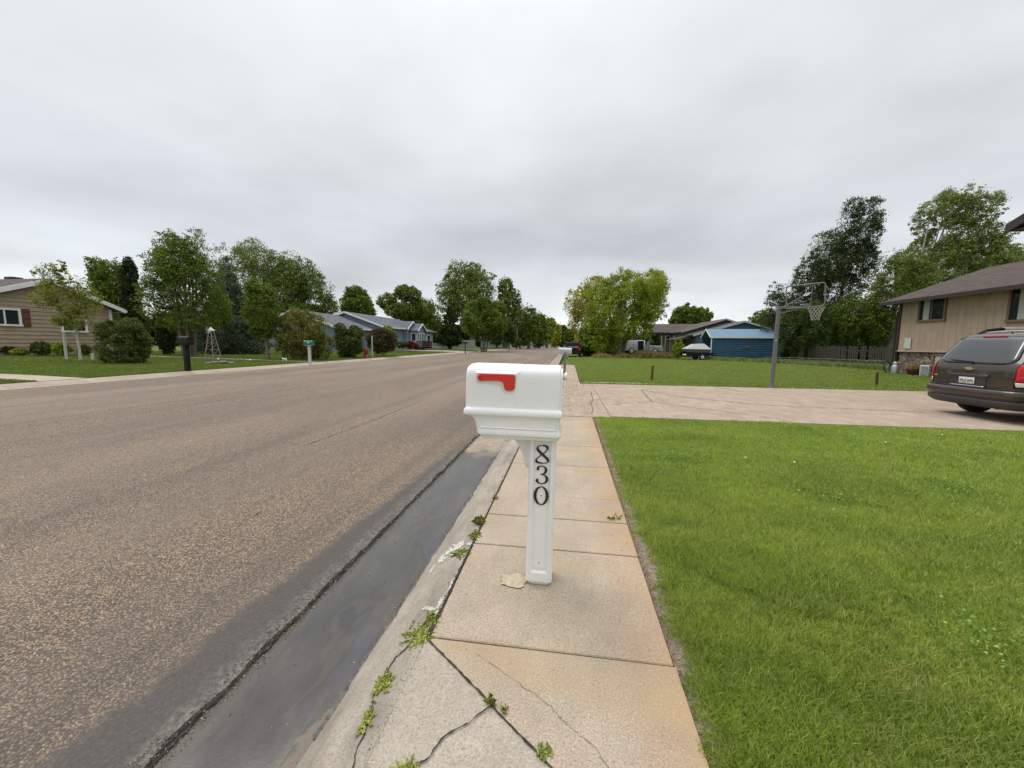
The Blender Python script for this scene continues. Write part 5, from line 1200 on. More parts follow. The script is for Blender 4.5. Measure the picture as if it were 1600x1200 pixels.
# things at the foot of the split level house
b = Vector((17.15, 23.9, 0)); b = base(1388, 20.9)
t = thing('bicycle_wheel', 'loose bicycle wheel leaning beside the silver milk can', 'bicycle wheel', (b.x, b.y, .0), R(30)); 
MB().tube([(.33*math.cos(a), .06*math.sin(a), .34+.33*math.sin(a)) for a in np.linspace(0, 2*math.pi, 29)], .022, 8, cap=False).obj('tyre', rub, t)
mb = MB()
for k in range(14): a = 2*math.pi*k/14; mb.tube([(0, 0, .34), (.32*math.cos(a), .06*math.sin(a), .34+.32*math.sin(a))], .002, 3)
mb.lathe([(0, -.04), (.02, -.04), (.02, .04), (0, .04)], (0, 0, .34), 8, 'Y').obj('spokes', gal, t)
b = base(1401, 20.5); t = thing('milk_can', 'silver milk can at the corner of the stone base', 'milk can', (b.x, b.y, 0)); MB().lathe([(.0, 0), (.17, 0), (.175, .03), (.175, .36), (.15, .44), (.10, .5), (.095, .56), (.12, .58)], (0, 0, 0), 24).obj('body', gal, t); MB().lathe([(.125, .575), (.125, .6), (.08, .64), (0, .645)], (0, 0, 0), 20).obj('lid', gal, t)
for s in (-1, 1): MB().tube([(s*.13, 0, .46), (s*.2, 0, .5), (s*.12, 0, .56)], .012, 6).obj('handle', gal, t)
b = base(1430, 19.6); t = thing('flower_pot', 'brown clay planter of dry stems against the stone base', 'planter', (b.x, b.y, 0)); MB().lathe([(.0, 0), (.2, 0), (.29, .30), (.31, .36), (.27, .36), (.25, .30), (0, .30)], (0, 0, 0), 24).obj('pot', mat('brown_clay', (.10, .035, .022), .7), t)
fastmesh('plant', leafquads(RNG.normal(size=(500, 3))*np.array([.16, .16, .09])+np.array([0, 0, .46]), .06, RNG), 4, F_weed, t)
b = base(1446, 18.9); t = thing('window_air_conditioner', 'white framed vented air unit standing on the lawn left of the minivan', 'air unit', (b.x, b.y, 0), R(-60))
t.scale = (.72, .72, .8); MB().box((0, .18, .35), (.46, .34, .66), bev=.02).obj('case', white, t); mb = MB().box((0, -.004, .35), (.36, .02, .54)); mb.obj('grille', mat('dark_grille', (.16, .17, .16), .6), t)
mb = MB()
for i in range(12): mb.box((0, -.02, .12+i*.042), (.36, .012, .012))
mb.obj('louvres', white, t)
# far side bits: teal board fence, white fences and buildings seen through the trees
def board_fence(name, label, px0, px1, d, h, m_, gap=0, dd=0):
    a, b_ = base(px0, d), base(px1, d+dd); L_ = (b_-a).length; t = thing(name, label, 'fence', a, math.atan2(b_.y-a.y, b_.x-a.x)); mb = MB(); n = max(2, int(L_/.2))
    for i in range(n): mb.box((L_*(i+.5)/n, 0, h/2), (L_/n*(1-gap), .03, h))
    mb.obj('boards', m_, t)
    for i in range(max(2, int(L_/2.4))+1): MB().box((L_*i/max(2, int(L_/2.4)), .06, h/2+.05), (.1, .1, h+.1)).obj('post', m_, t)
board_fence('board_fence', 'teal board fence at the end of the grey blue house', 652, 673, 62, 1.9, mat('teal_fence_paint', (.035, .16, .20), .7))
board_fence('board_fence', 'pale grey board fence behind the far lawn', 702, 742, 72, 1.6, mat('pale_grey_boards', (.34, .34, .32), .8), .1)
board_fence('board_fence', 'low white rail fence before the pale far fence', 676, 706, 66, 1.0, white, .5)
def shed(name, label, px0, px1, pyt, d, wall_m, roof_m, depth=6, rise=1.2, cat='house'):
    a, b_ = base(px0, d), base(px1, d); L_ = (b_-a).length; h = at(px0, pyt, d).z-a.z; t = thing(name, label, cat, a, math.atan2(b_.y-a.y, b_.x-a.x))
    MB().box((L_/2, depth/2, h/2), (L_, depth, h)).obj('wall', wall_m, t); mb = MB(); gable_roof(mb, -.3, L_+.3, -.4, depth+.4, h-.05, h+rise, 'X'); mb.obj('roof', roof_m, t)
    k = max(1, int(L_/3))
    for i in range(k): window(t, (L_*(i+.5)/k, -.002, h*.55), 1.0, .9, '-y', white, .05, .08, 1)
shed('far_house', 'white far house glimpsed under the round street tree', 752, 785, 529, 95, white, SH_grey); shed('far_house', 'pale far house glimpsed behind the street lamp', 800, 832, 529, 110, mat('cream_siding', (.5, .48, .42), .7), SH_grey)
shed('far_house', 'dark roofed house behind the teal board fence', 655, 700, 524, 84, mat('grey_siding_far', (.28, .30, .31), .7), SH_grey)
shed('white_shed', 'white low building glimpsed behind the picket fence', 1290, 1350, 536, 48, white, white, 4, .4, 'shed')
shed('far_house', 'grey shed wall visible between the small tree and the dark spruce', 384, 432, 524, 40, mat('grey_siding_far', (.28, .30, .31), .7), SH_grey)
# ------------------------------------------------------------------ trees and shrubs
G1, G2 = 'trees in the far yards', 'trees lining the far curb'
tree('young_maple', 'thin young maple with yellow green leaves and pale trunk before the tan house', 'tree', 115, 413, 512, 60, 18.2, F_young, 4200, [(.0, .45, .55, .42), (-.4, .75, .42, .22), (-.15, .9, .25, .12), (.45, .5, .45, .25), (-.5, .45, .4, .2), (.7, .35, .3, .15), (.2, .15, .45, .2), (-.1, .1, .4, .12)], 126, .9, nclump=120, barkc='pale', tr=.012, clump=.12, trunk_r=.05, limbs=16, shell=.3, gap=-.6)
tree('round_shrub', 'large dark round shrub on the lawn right of the young maple', 'shrub', 194, 494, 569, 52, 17.0, F_bush, 10000, [(0, .42, .88, .45), (.25, .7, .5, .26), (-.35, .66, .45, .26), (.5, .4, .45, .35)], None, .85, shell=.75, trunk_r=.05, clump=.1, multi=3, depth=.95)
tree('multi_stem_tree', 'big dense multi-stemmed tree behind the black mailbox', 'tree', 297, 357, 524, 72, 24, F_mid, 17000, [(0, .48, .72, .36), (-.27, .86, .30, .14), (.28, .87, .32, .14), (-.05, .72, .62, .2), (.68, .3, .42, .24), (-.62, .34, .42, .24), (.05, .16, .75, .13), (-.35, .6, .5, .2), (.45, .58, .48, .2), (.85, .22, .2, .14)], 296, .9, multi=5, barkc='bark', shell=.35, clump=.12, tr=.03, limbs=6)
tree('columnar_juniper', 'tall dark columnar juniper behind the big multi-stemmed tree', 'tree', 214, 403, 545, 21, 31, F_cyp, 12000, [(0, .5, .8, .5), (0, .3, .95, .32), (.05, .8, .6, .2)], None, .8, shell=.8, clump=.2)
tree('columnar_juniper', 'shorter dark juniper left of the multi-stemmed trunk', 'tree', 262, 492, 553, 18, 25.5, F_cyp, 4000, [(0, .45, .85, .48), (0, .75, .6, .25)], None, .8, shell=.8, clump=.25)
tree('yard_tree', 'mid green tree rising behind the tan house roof', 'tree', 185, 406, 500, 50, 42, F_mid, 8000, None, None, 1, group=G1)
tree('yard_tree', 'broad silvery green tree crown right of the big multi-stemmed tree', 'tree', 405, 380, 535, 78, 48, F_elm, 15000, [(0, .2, .9, .2), (0, .55, .8, .38), (-.4, .8, .35, .2), (.1, .85, .4, .16), (.55, .55, .5, .3), (-.6, .4, .4, .3)], None, .9, group=G1, clump=.11)
tree('yard_tree', 'dark broad tree sloping down behind the grey blue house', 'tree', 478, 396, 515, 58, 50, F_mid, 13000, [(-.2, .2, .8, .2), (-.3, .65, .6, .35), (.2, .45, .6, .4), (.65, .25, .35, .25)], None, .9, group=G1, clump=.11)
tree('blue_spruce', 'large blue spruce with drooping boughs right of the garden windmill', 'tree', 365, 400, 557, 62, 29, F_spruce, 26000, [(0, .1, .98, .11), (0, .22, .9, .10), (0, .34, .78, .1), (0, .46, .66, .1), (0, .58, .52, .1), (0, .7, .38, .1), (0, .82, .24, .1), (0, .93, .12, .08)], None, .85, shell=.45, clump=.12, barkc='dark', gap=-2)
tree('small_ash_tree', 'small round-headed tree with forked trunk left of the lilac', 'tree', 412, 437, 535, 34, 22.3, F_mid, 8000, [(0, .55, .85, .42), (-.2, .85, .5, .16), (.35, .75, .5, .22), (0, .2, .6, .2)], 419, .9, trunk_r=.085, shell=.6, clump=.13)
tree('lilac_bush', 'tall rounded lilac bush with pale flower tips behind the teal mailbox', 'shrub', 473, 484, 562, 50, 23.5, F_lilac, 11000, [(0, .5, .85, .5), (-.3, .6, .6, .36), (.5, .3, .5, .3)], None, .85, shell=.75, clump=.1, multi=3, trunk_r=.04)
tree('leafy_shrub', 'irregular green shrub between the lilac and the hydrant', 'shrub', 546, 506, 557, 28, 27.5, F_bush, 6000, [(0, .4, .8, .42), (-.4, .75, .4, .25), (.4, .7, .4, .26)], None, .85, shell=.7, clump=.15, multi=2, trunk_r=.04)
tree('plum_shrub', 'dark plum brown spreading shrub behind the hydrant', 'shrub', 598, 513, 549, 25, 31, F_plum, 6000, [(0, .45, .9, .5), (-.3, .6, .6, .35)], None, .8, shell=.75, clump=.15, trunk_r=.04)
tree('leafy_shrub', 'light green shrub against the blue house wall', 'shrub', 606, 508, 540, 14, 40, F_bright, 1800, None, None, .9, trunk_r=.04)
for px, d, w, h0, h1, F, lab, nm in ((628, 46, 9, 534, 543, F_bush, 'low green bush before the entry deck', 'leafy_shrub'), (641, 45, 7, 533, 544, F_red, 'red barberry bush before the entry deck', 'barberry_bush'), (650, 44, 5, 536, 545, F_red, 'smaller red barberry bush at the house corner', 'barberry_bush'),
      (10, 20.5, 20, 540, 553, F_plum, 'purple grey catmint clump at the left edge of the flower bed', 'flower_clump'), (32, 20.3, 17, 544, 554, F_bright, 'bright green low mound in the flower bed', 'flower_clump'), (66, 20.6, 20, 533, 554, F_bush, 'taller flowering bush in the bed under the tan wall', 'flower_clump'), (98, 20.8, 18, 535, 553, F_bright, 'broad-leaved green plant behind the white post', 'flower_clump'), (133, 21, 12, 538, 553, F_bush, 'green bush behind the young maple trunk', 'leafy_shrub')):
    tree(nm, lab, 'shrub', px, h0, h1, w, d, F, 1500, [(0, .45, .9, .5), (.2, .6, .5, .35)], None, .8, trunk_r=.02, clump=.2, shell=.7)
tree('yard_tree', 'round dark tree directly behind the grey blue roof', 'tree', 560, 447, 508, 32, 62, F_mid, 7000, [(0, .5, .75, .4), (-.1, .8, .5, .2), (.5, .35, .4, .3)], None, 1, group=G1)
tree('yard_tree', 'open branching tree right of the roof ridge', 'tree', 628, 444, 500, 38, 66, F_elm, 5000, [(.1, .75, .35, .24), (-.5, .5, .45, .28), (.5, .7, .35, .25), (0, .25, .6, .25)], None, 1, clump=.12, shell=.3, group=G1)
tree('yard_tree', 'broad green tree above the entry gables', 'tree', 660, 469, 545, 46, 70, F_mid, 10000, None, None, 1, group=G1)
tree('dark_spruce', 'dark conical spruce left of the round street tree', 'tree', 703, 478, 540, 22, 66, F_cyp, 5000, [(0, .15, .95, .15), (0, .4, .7, .2), (0, .65, .45, .2), (0, .85, .2, .15)], None, .9, barkc='dark')
tree('cottonwood', 'tall open cottonwood standing highest at the middle of the street', 'tree', 730, 409, 515, 48, 88, F_elm, 12000, [(-.2, .75, .5, .25), (.25, .85, .35, .16), (.45, .6, .5, .28), (-.55, .45, .42, .3), (0, .45, .6, .25), (.1, .1, .3, .18), (-.15, .25, .5, .15)], 738, .85, clump=.09, shell=.3, trunk_r=.45, limbs=22)
tree('cottonwood', 'second tall cottonwood leaning right of the highest one', 'tree', 792, 433, 530, 30, 92, F_elm, 7500, [(-.1, .8, .45, .2), (.1, .5, .7, .35), (.5, .35, .4, .2), (-.3, .2, .5, .2)], None, .85, clump=.1, shell=.4)
tree('street_tree', 'dense round street tree with clustered trunks beside the far driveway', 'tree', 757, 466, 536, 43, 58, F_mid, 13000, [(0, .5, .85, .42), (-.3, .78, .4, .2), (.35, .72, .45, .22), (0, .9, .25, .1)], 756, .9, multi=4, tr=.03, clump=.12, shell=.6, group=G2)
tree('street_tree', 'small thin tree right of the dense round street tree', 'tree', 795, 500, 538, 14, 62, F_dark, 2500, None, None, .9, group=G2, trunk_r=.06)
for px, y0, y1, w, d, F, lab in ((826, 478, 540, 24, 96, F_mid, 'rounded tree just right of the street lamp'), (842, 489, 541, 20, 112, F_elm, 'second tree beyond the street lamp'), (854, 495, 541, 17, 130, F_bright, 'light green tree near the end of the street row'), (866, 504, 541, 14, 150, F_yel, 'yellowish tree at the end of the street row'), (812, 505, 540, 18, 100, F_dark, 'dark low tree behind the street lamp pole'), (776, 500, 540, 20, 85, F_dark, 'shaded tree filling behind the round street tree'), (725, 505, 540, 22, 92, F_dark, 'shaded tree behind the pale board fence'), (878, 510, 541, 12, 175, F_dark, 'dark far tree closing the end of the street'), (893, 512, 541, 16, 140, F_mid, 'far tree under the left side of the yellowing tree')):
    tree('street_tree', lab, 'tree', px, y0, y1, w, d, F, 4500, None, None, 1, group=G2)
tree('street_tree', 'low round bush hiding the foot of the street lamp', 'shrub', 806, 528, 543, 10, 80, F_bush, 1200, None, None, 1)
tree('yellowing_tree', 'broad bright green tree with a thick short trunk standing right of the road', 'tree', 972, 416, 552, 70, 44, F_bright, 21000, [(0, .52, .75, .36), (-.1, .85, .35, .14), (.5, .78, .35, .16), (-.5, .7, .35, .2), (.3, .6, .6, .28), (-.45, .35, .5, .3), (.55, .48, .35, .2), (-.4, .13, .5, .13), (.15, .27, .5, .1)], 966, .85, clump=.09, shell=.55, multi=3, depth=.8, trunk_r=.4)
tree('leafy_shrub', 'dark leafy shrubs filling beneath the left side of the yellowing tree', 'shrub', 922, 515, 558, 22, 46, F_dark, 5000, None, None, .9, trunk_r=.05, shell=.6)
tree('yellowing_tree', 'thin yellow-leaved tree behind the left side of the bright green one', 'tree', 915, 430, 552, 38, 50, F_yel, 9000, [(0, .5, .75, .42), (.3, .85, .5, .16), (-.3, .6, .6, .25), (.2, .2, .7, .2)], 928, .8, clump=.09, shell=.4)
tree('yellowing_tree', 'yellow tipped branches spreading out at the right behind the bright green tree', 'tree', 1016, 423, 500, 27, 50, F_yel, 3600, [(0, .6, .8, .4), (.3, .7, .6, .3)], 985, .75, clump=.09, shell=.3)
tree('yard_tree', 'dark round tree behind the brown roofs', 'tree', 1068, 474, 515, 30, 78, F_mid, 6500, [(0, .5, .7, .42), (-.5, .3, .4, .3), (.55, .45, .4, .35)], None, 1, group=G1)
tree('yard_tree', 'small tree crown right of the dark one above the brown roof', 'tree', 1096, 482, 515, 18, 80, F_elm, 3000, None, None, 1, group=G1)
tree('yard_tree', 'feathery tree crown above the blue gable', 'tree', 1190, 484, 520, 30, 74, F_elm, 3500, None, None, 1, group=G1, shell=.3)
tree('small_conifer', 'small bright green shrub left of the covered trailer', 'shrub', 1059, 529, 557, 11, 39, F_bright, 2600, [(0, .4, .85, .42), (0, .75, .5, .25)], None, .9, trunk_r=.04)
tree('dark_poplar', 'tall dark poplar leaning right behind the basketball hoop', 'tree', 1284, 308, 560, 86, 37, F_pop, 36000, [(.55, .85, .33, .15), (.3, .7, .48, .17), (0, .62, .48, .19), (-.35, .5, .45, .2), (-.65, .33, .36, .18), (-.85, .2, .24, .12), (.15, .4, .6, .25), (-.2, .2, .7, .2), (.6, .6, .3, .15), (.3, .92, .2, .07), (.7, .75, .2, .1), (-.98, .36, .28, .15), (-1.0, .17, .28, .17)], 1300, .8, clump=.07, shell=.4, multi=3, depth=.7, trunk_r=.2, limbs=4, barkc='dark', gap=-2.2)
tree('pale_poplar', 'tall silvery poplar blown to the right behind the split-level house', 'tree', 1462, 298, 480, 88, 36, F_pale, 24000, [(-.45, .7, .32, .22), (-.1, .8, .38, .17), (.2, .87, .32, .12), (.55, .78, .3, .14), (.3, .6, .45, .2), (-.5, .4, .4, .2), (0, .4, .5, .2), (.5, .4, .5, .18), (.85, .35, .25, .1), (-.2, .15, .8, .15), (.75, .55, .25, .1)], 1420, .85, clump=.07, shell=.1, multi=2, depth=.6, trunk_r=.2, limbs=9, barkc='pale', gap=-.2)
tree('understory_tree', 'bright green lower tree behind the corner of the split-level house', 'tree', 1388, 385, 545, 66, 32, F_elm, 15000, [(0, .5, .8, .45), (-.4, .3, .5, .3), (.5, .55, .5, .35), (.2, .85, .4, .15)], None, .85, clump=.1, shell=.4)
tree('understory_tree', 'olive green bushy tree behind the wooden privacy fence', 'tree', 1330, 455, 548, 55, 33.5, F_mid, 12000, [(0, .5, .8, .45), (-.5, .4, .5, .3), (.5, .4, .5, .35)], None, .85, clump=.1, multi=3, barkc='dark', shell=.5)
tree('understory_tree', 'dark green shrub mass between the carport and the fence', 'tree', 1252, 470, 556, 50, 34, F_dark, 13000, [(0, .45, .85, .45), (.4, .7, .5, .3), (-.4, .5, .5, .4)], None, .85, clump=.1, shell=.5)
tree('understory_tree', 'light green tree over the ridge of the split-level roof', 'tree', 1545, 375, 470, 62, 40, F_pale, 9000, [(0, .4, .8, .4), (-.5, .5, .5, .4), (.5, .5, .5, .4)], None, .9, clump=.1, shell=.4)
tree('understory_tree', 'dark tree beyond the right end of the roof', 'tree', 1620, 392, 460, 45, 50, F_mid, 6000, None, None, .9, shell=.4)
# distant woods closing the horizon
def wood(name, label, spans, F, seed):
    rng = np.random.default_rng(seed); P = []
    for (px0, px1, d, h) in spans:
        for px in np.arange(px0, px1, 5.0):
            b = base(px, d); hh = h*rng.uniform(.7, 1.15); k = 110; e = rng.normal(size=(k, 3)); e /= np.linalg.norm(e, axis=1)[:, None]; r = rng.uniform(.5, 1, k)[:, None]
            w = d/600*7; P.append(np.array([b.x, b.y, b.z+hh*.5])+e*r*np.array([w, w, hh*.52])+rng.normal(size=3)*np.array([1, 3, 0]))
    P = np.concatenate(P); stuff(fastmesh(name, leafquads(P, 1.5, rng), 4, F), label, 'woods')
wood('distant_wood', 'distant line of dark trees closing the horizon behind the yards', [(-60, 700, 150, 9), (700, 905, 230, 10), (900, 1330, 170, 8), (1330, 1700, 120, 9)], F_dark, 5)
wood('back_yard_hedge', 'shaded hedge and shrubs filling under the back yard trees', [(200, 400, 52, 4), (560, 640, 80, 3.5), (640, 800, 105, 3.5), (1215, 1400, 46, 4), (905, 1062, 60, 2.6)], F_dark, 8)
# ------------------------------------------------------------------ grass
def grass(name, label, N_, sample, hfun, wfun, m_, seed, keep=None):
    rng = np.random.default_rng(seed); x, y = sample(rng, N_)
    if keep is not None:
        k = keep(x, y); x, y = x[k], y[k]
    n = len(x); d = np.hypot(x, y); z = np.array([gz(float(a)) for a in x]) if x.min() < -1 else np.full(n, -.012)
    th = rng.uniform(0, 2*np.pi, n); h = hfun(x, y, rng)*rng.uniform(.55, 1.3, n); w = wfun(d)*rng.uniform(.7, 1.3, n); ln = rng.uniform(.15, .9, n)*h; la = rng.uniform(0, 2*np.pi, n)
    bx, by = np.cos(th)*w/2, np.sin(th)*w/2; lx, ly = np.cos(la)*ln, np.sin(la)*ln
    o = np.stack([x, y, z], 1)
    p0 = o+np.stack([-bx, -by, 0*bx], 1); p1 = o+np.stack([bx, by, 0*bx], 1)
    p2 = o+np.stack([bx*.75+lx*.35, by*.75+ly*.35, h*.62], 1); p3 = o+np.stack([-bx*.75+lx*.35, -by*.75+ly*.35, h*.62], 1)
    p4 = o+np.stack([lx, ly, h], 1)
    # blade = pentagon
    v = np.stack([p0, p1, p2, p4, p3], 1).reshape(-1, 3)
    return stuff(fastmesh(name, v, 5, m_), label, 'grass')
def m_grass(name, c1, c2, c3, dry):
    b = NB(name); g = b.n('ShaderNodeNewGeometry'); rnd = g.outputs['Random Per Island']
    a = b.ramp(b.noise(b.pos, .8, 4, .6), [(.34, c1), (.64, c2)]); a = b.mix(b.ramp(b.noise(b.mp(b.pos, (1, 3.2, 1), (4, 2, 0)), .55, 3), [(.45, 0), (.62, .6)]), a, c3)
    sp = b.ramp(b.noise(b.pos, 6, 5, .75), [(.48, 0), (.68, .6)]); a = b.mix(sp, a, (.085, .155, .018)); sp2 = b.ramp(b.noise(b.mp(b.pos, (1, 1, 1), (9, 3, 1)), 3.1, 5, .7), [(.55, 0), (.72, .6)]); a = b.mix(sp2, a, (.36, .36, .11))
    cc = b.mix(b.ramp(rnd, [(.0, 0), (.70, .25), (.9, .55), (1, .95)]), a, dry)
    b.col(cc); b.rough(.45); b.b.inputs['Specular IOR Level'].default_value = .35
    tr = b.n('ShaderNodeBsdfTranslucent'); b.l(cc, tr.inputs[0]); mx = b.n('ShaderNodeMixShader'); mx.inputs[0].default_value = .35
    b.l(b.b.outputs[0], mx.inputs[1]); b.l(tr.outputs[0], mx.inputs[2]); b.l(mx.outputs[0], b.o.inputs[0]); return b.m
Gn = m_grass('near_lawn_blades', (.19, .32, .025), (.33, .47, .045), (.43, .53, .075), (.60, .60, .22))
Gm = m_grass('mid_lawn_blades', (.18, .275, .035), (.25, .355, .05), (.30, .39, .07), (.45, .45, .17))
Gl = m_grass('far_lawn_blades', (.085, .15, .018), (.145, .22, .026), (.18, .24, .035), (.32, .33, .10))
def samp_near(rng, n):
    d = .75*(13/.75)**(rng.uniform(0, 1, n)**.82); a = rng.uniform(R(1), R(86), n); return d*np.sin(a), d*np.cos(a)
def edge_x(y): return .540 + .024*np.sin(y*3.1)+.018*np.sin(y*7.7+1)+.016*np.sin(y*19)+.010*np.sin(y*47)
def keep_near(x, y):
    far = 7.66 + .03*np.sin(x*5)+.02*np.sin(x*13)
    return (x > edge_x(y)) & (y < far) & (y > -.2) & (x < 13)
grass('near_lawn', 'bright mown lawn beside the sidewalk in front of the driveway', 680000, samp_near, lambda x, y, r: np.clip((x-edge_x(y))*.2+.016, .016, .036)*(1+.5*(np.sin(x*1.7+y*2.3)*np.sin(y*1.1-x) > .6)), lambda d: .0018+.00095*d, Gn, 1, keep_near)
# straw and grit along the sidewalk edge
strip([(.505, -.012), (.53, -.006), (.56, -.004), (.60, -.010), (.66, -.03)], [-2, 7.66], 'edge_soil', M_soil)
grass('dry_edge_grass', 'dry straw and clippings along the sidewalk edge', 9000, lambda rng, n: (.505+np.abs(rng.normal(0, .035, n)), rng.uniform(.2, 7.6, n)**1), lambda x, y, r: .012+0*x, lambda d: .002+.0008*d, mat('dry_straw', (.36, .29, .19), .8, .3, 20), 3)
def samp_rect(x0, x1, y0, y1):
    def f(rng, n):
        u = rng.uniform(0, 1, n); y = y0*(y1/y0)**u; return rng.uniform(x0, x1, n) if x0 > -1 else None, y
    return f
def samp_mid(rng, n):
    d = 13.9*(48/13.9)**rng.uniform(0, 1, n); a = rng.uniform(R(0), R(52), n); return d*np.sin(a), d*np.cos(a)
def keep_mid(x, y):
    k = (y > 14.13+.03*np.sin(x*4)) & ((x > .50+.02*np.sin(y*3)) | (y > 27.1)) & (x > -.62) & ~((x > 17.5) & (y < 23.8)) & ~((x > 14.1) & (y < 14.2)) & ~((y > 14.5) & (y < 14.74) & (x < 2.9)&(x>.5))
    return k
grass('side_lawn', 'mown lawn between the driveway and the carport', 230000, samp_mid, lambda x, y, r: np.where(np.abs(y-14.9-x*.04) < .12, .10, .055)+0*x, lambda d: .004+.0012*d, Gm, 5, keep_mid)
def samp_far(rng, n):
    x = -14.05-rng.uniform(0, 1, n)**1.7*18; y = 6.5*(62/6.5)**rng.uniform(0, 1, n); return x, y
grass('far_lawn', 'green lawns across the street behind the far curb', 190000, samp_far, lambda x, y, r: .055+0*x, lambda d: .005+.0012*d, Gl, 7, lambda x, y: ~((y > 8.28) & (y < 9.32)) & ~((y > 19.3) & (y < 19.9)) & ~((y > 47.4) & (y < 53.6)))
# tall weeds near the pickup, along the carport and fence
def samp_weeds(rng, n):
    px = rng.uniform(925, 1062, n); d = rng.uniform(41, 47, n); P = [at(a, 550, b_) for a, b_ in zip(px, d)]; return np.array([p.x for p in P]), np.array([p.y for p in P])
grass('tall_weeds', 'tall dry weeds in front of the silver pickup', 9000, samp_weeds, lambda x, y, r: .22+.28*np.abs(np.sin(x*1.3))**2+.35*np.exp(-((x-9.3)/1.2)**2), lambda d: .0012*d, F_weed, 11)
def samp_base(rng, n):
    u = rng.uniform(0, 1, n); px = 1095+u*310; d = 38.5+(22.8-38.5)*u + rng.normal(0, .5, n); P = [at(a, 560, b_) for a, b_ in zip(px, d)]; return np.array([p.x for p in P]), np.array([p.y for p in P])
grass('fence_weeds', 'uncut bluish grass along the foot of the carport and wire fence', 16000, samp_base, lambda x, y, r: .22+.12*np.abs(np.sin(x*2.1)), lambda d: .0011*d, F_pale, 12)
# broad-leaved clover patches and clippings in the near lawn
def clover():
    rng = np.random.default_rng(21); V = []
    cs = [(rng.uniform(.8, 7), rng.uniform(.9, 7.2), rng.uniform(.12, .38)) for _ in range(13)]
    P = np.concatenate([np.stack([rng.normal(x, r*.5, int(420*r/.25)), rng.normal(y, r*.5, int(420*r/.25)), rng.uniform(.018, .042, int(420*r/.25))], 1) for x, y, r in cs])
    P = P[(P[:, 0] > .62) & (P[:, 1] < 7.6)]
    return stuff(fastmesh('clover', leafquads(P, .017, rng, flat=0, asp=.9), 4, foliage('clover_leaves', (.07, .15, .03), (.11, .20, .05), (.2, .28, .1), 5)), 'broad-leaved clover patches scattered through the near lawn', 'clover')
clover()
# weeds rooted in the sidewalk cracks
def weed(x, y, r, h, n, lab, kind=0, ang=0, ell=1.0):
    rng = np.random.default_rng(int(abs(x*1000)+abs(y*100))); t = thing('crack_weed', lab, 'weed', (x, y, (curbz(x) if x < -.645 and y > 1.6 else 0)-.002), ang, 'weeds in the sidewalk cracks')
    V = []
    for i in range(n):
        a = rng.uniform(0, 2*np.pi); ox, oy = rng.normal(0, r*.35)*ell, rng.normal(0, r*.35)/ell; L_ = r*rng.uniform(.4, 1.1); w = .0035*rng.uniform(.7, 1.5)
        dx, dy = math.cos(a), math.sin(a); hh = h*rng.uniform(.3, 1.1) if kind == 0 else h*rng.uniform(.1, .7)
        px_, py_ = -dy*w/2, dx*w/2
        p0 = np.array([ox-px_, oy-py_, 0]); p1 = np.array([ox+px_, oy+py_, 0]); mx_ = np.array([dx*L_*.45, dy*L_*.45, hh*.8]); tip = np.array([dx*L_, dy*L_, hh*(.55 if kind == 0 else .3)])
        V += [p0, p1, p1+mx_, (p0+p1)/2+tip, p0+mx_]
        if kind:   # leaflets along prostrate stems
            for q in np.linspace(.2, 1, 7):
                c = (p0+p1)/2*(1)+tip*q+np.array([0, 0, .004]); s = .0068*rng.uniform(.6, 1.4); b_ = rng.uniform(0, 6.28); e = np.array([math.cos(b_)*s, math.sin(b_)*s, s*.4]); f_ = np.array([-math.sin(b_)*s*.6, math.cos(b_)*s*.6, 0])
                V += [c-e, c+f_, c+e, c+e*.5-f_*.6, c-f_]
    fastmesh('leaves', np.array(V), 5, F_wd, t)
F_wd = foliage('crack_weed_green', (.085, .13, .03), (.15, .20, .055), (.30, .30, .12), 8)
weed(-.665, 2.86, .05, .07, 70, 'grassy tuft at the curb joint, farthest of the weeds left of the mailbox', 0, 0, .7)
weed(-.655, 2.66, .045, .04, 60, 'thin weed between the grassy tuft and the paint splash', 1, 0, .6)
weed(-.685, 2.42, .055, .03, 42, 'leafy weed growing on the white paint splash', 1)
weed(-.635, 3.35, .03, .04, 20, 'tiny sprout in the curb joint below the mailbox tray', 0)
weed(-.668, 1.77, .045, .035, 42, 'leafy weed at the curb joint just above the big spreading weed', 1, 0, .6)
weed(-.69, 1.66, .07, .022, 55, 'big spreading weed where the diagonal crack meets the curb', 1)
weed(-.735, 1.38, .035, .022, 34, 'leafy weed in the left crack of the grey concrete', 1, 0, .5)
weed(-.715, 1.22, .030, .02, 24, 'narrow weed lower down the left crack', 1, 0, .4)
weed(-.27, 1.36, .028, .04, 26, 'small sprout at the junction of the two cracks', 0)
weed(-.215, 1.335, .022, .03, 14, 'tiny sprout just right of the crack junction', 0)
weed(-.05, 1.21, .03, .03, 20, 'small weed in the diagonal crack near the bottom of the picture', 1)
weed(-.50, 1.07, .05, .025, 36, 'leafy weed at the bottom end of the middle crack', 1)
weed(.415, 3.10, .05, .05, 12, 'thin grass sprig lying on the sidewalk joint near the lawn', 0)
for i, (x, y) in enumerate([(4.6, 6.2), (5.9, 6.9), (2.7, 4.9), (2.2, 5.0)]):
    t = thing('clover_flower', ['white clover flower head farthest right near the van', 'white clover flower head at the driveway edge of the lawn', 'white clover flower head in the middle of the lawn', 'white clover flower head left of the middle of the lawn'][i], 'flower', (x, y, -.01), 0, 'clover flowers in the near lawn')
    MB().tube([(0, 0, 0), (.003, 0, .05)], .0012, 5).obj('stem', F_wd, t); MB().lathe([(0, .045), (.009, .048), (.011, .056), (.007, .065), (0, .067)], (.003, 0, 0), 10).obj('head', white, t)
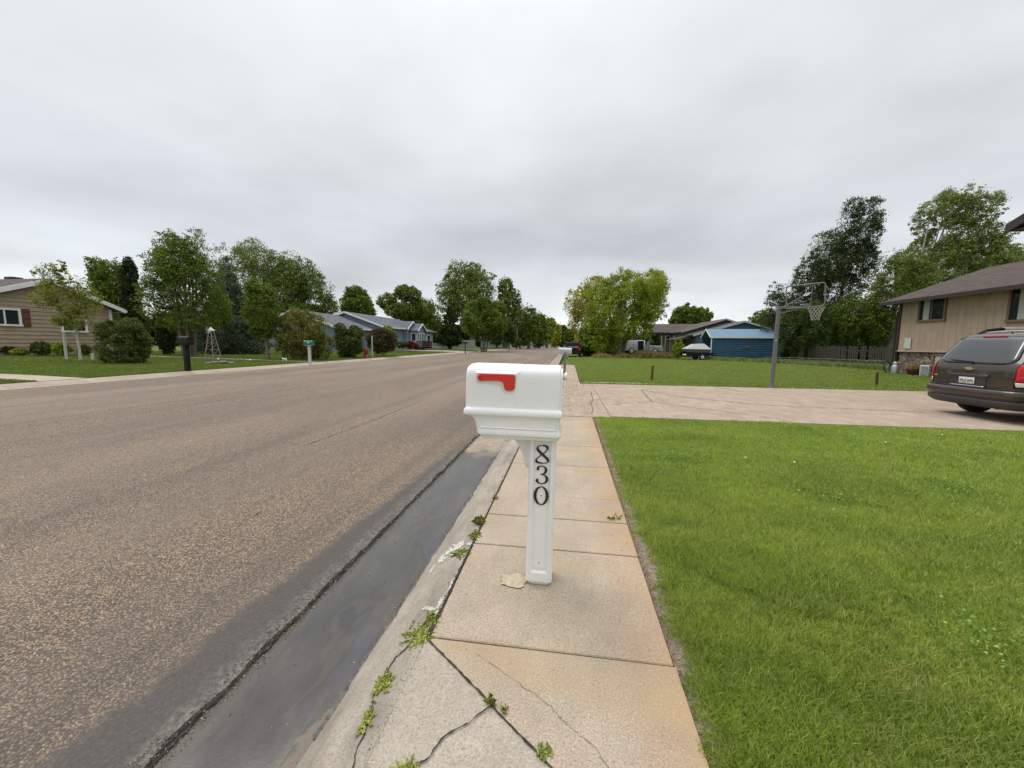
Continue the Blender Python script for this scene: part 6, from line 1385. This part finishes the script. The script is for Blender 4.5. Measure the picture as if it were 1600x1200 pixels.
# grit and small stones
def grit():
    rng = np.random.default_rng(33); P = []
    def line(n, x, sx, y0, y1, z): yy = y0*(y1/y0)**rng.uniform(0, 1, n); P.append(np.stack([rng.normal(x, sx, n), yy, np.full(n, z)], 1))
    line(2600, -1.50, .035, .9, 8, -.094); line(1500, -1.44, .02, .9, 8, -.118); line(2400, .56, .03, .7, 7.6, -.004); line(500, -.93, .02, 1.0, 8, -.095)
    line(260, -.1, .35, 1.0, 7, .003); line(250, -1.2, .14, .9, 8, -.112); line(500, -.65, .012, 1.0, 7.5, .0)
    line(1500, -.2, .5, 8, 14, .008)
    P = np.concatenate(P); n = len(P); d = np.hypot(P[:, 0], P[:, 1]); s = (.0016+.0011*d)*rng.uniform(.5, 1.5, n); V = []
    B = rng.normal(size=(n, 4, 3)); B /= np.linalg.norm(B, axis=2)[:, :, None]; B = P[:, None, :]+B*s[:, None, None]
    for a, b_, c in ((0, 1, 2), (0, 2, 3), (0, 3, 1), (1, 3, 2)): V.append(np.stack([B[:, a], B[:, b_], B[:, c]], 1))
    b = NB('mixed_grit'); b.col(b.ramp(b.noise(b.pos, 90, 2), [(.35, (.07, .055, .045)), (.5, (.24, .18, .13)), (.65, (.45, .37, .28))])); b.rough(.9)
    return stuff(fastmesh('grit', np.stack(V, 1).reshape(-1, 3), 3, b.m), 'loose grit and small stones in the gutter and along the walk edges', 'grit')
grit()
# debris
mb = MB()
rn = random.Random(12)
deb = []
for i, (px, py, z) in enumerate([(325, 800, .0), (205, 815, -.0), (482, 865, -.05), (540, 757, -.0)]):
    q = at(px, py, 2); r_ = ray(px, py); k = (CAM['h']-z+.05)/-r_.z; X_, Y_ = r_.x*k, r_.y*k
for k, (x, y, z, s, lab) in enumerate([(-.93, 1.95, -.100, .03, 'dark twig lying in the gutter pan near the curb'), (-2.55, 2.75, -.02, .05, 'dark twig on the chip seal road')]):
    t = thing('twig', lab, 'twig', (x, y, z), rn.uniform(0, 3)); mb = MB()
    for j in range(4): a = rn.uniform(-.5, .5); mb.tube([(j*s*.3-s*.6, rn.uniform(-.2, .2)*s, .004), (j*s*.3+s*.3, math.sin(a)*s*.5, .008)], .0022, 5)
    mb.obj('stick', BARK['dark'], t)
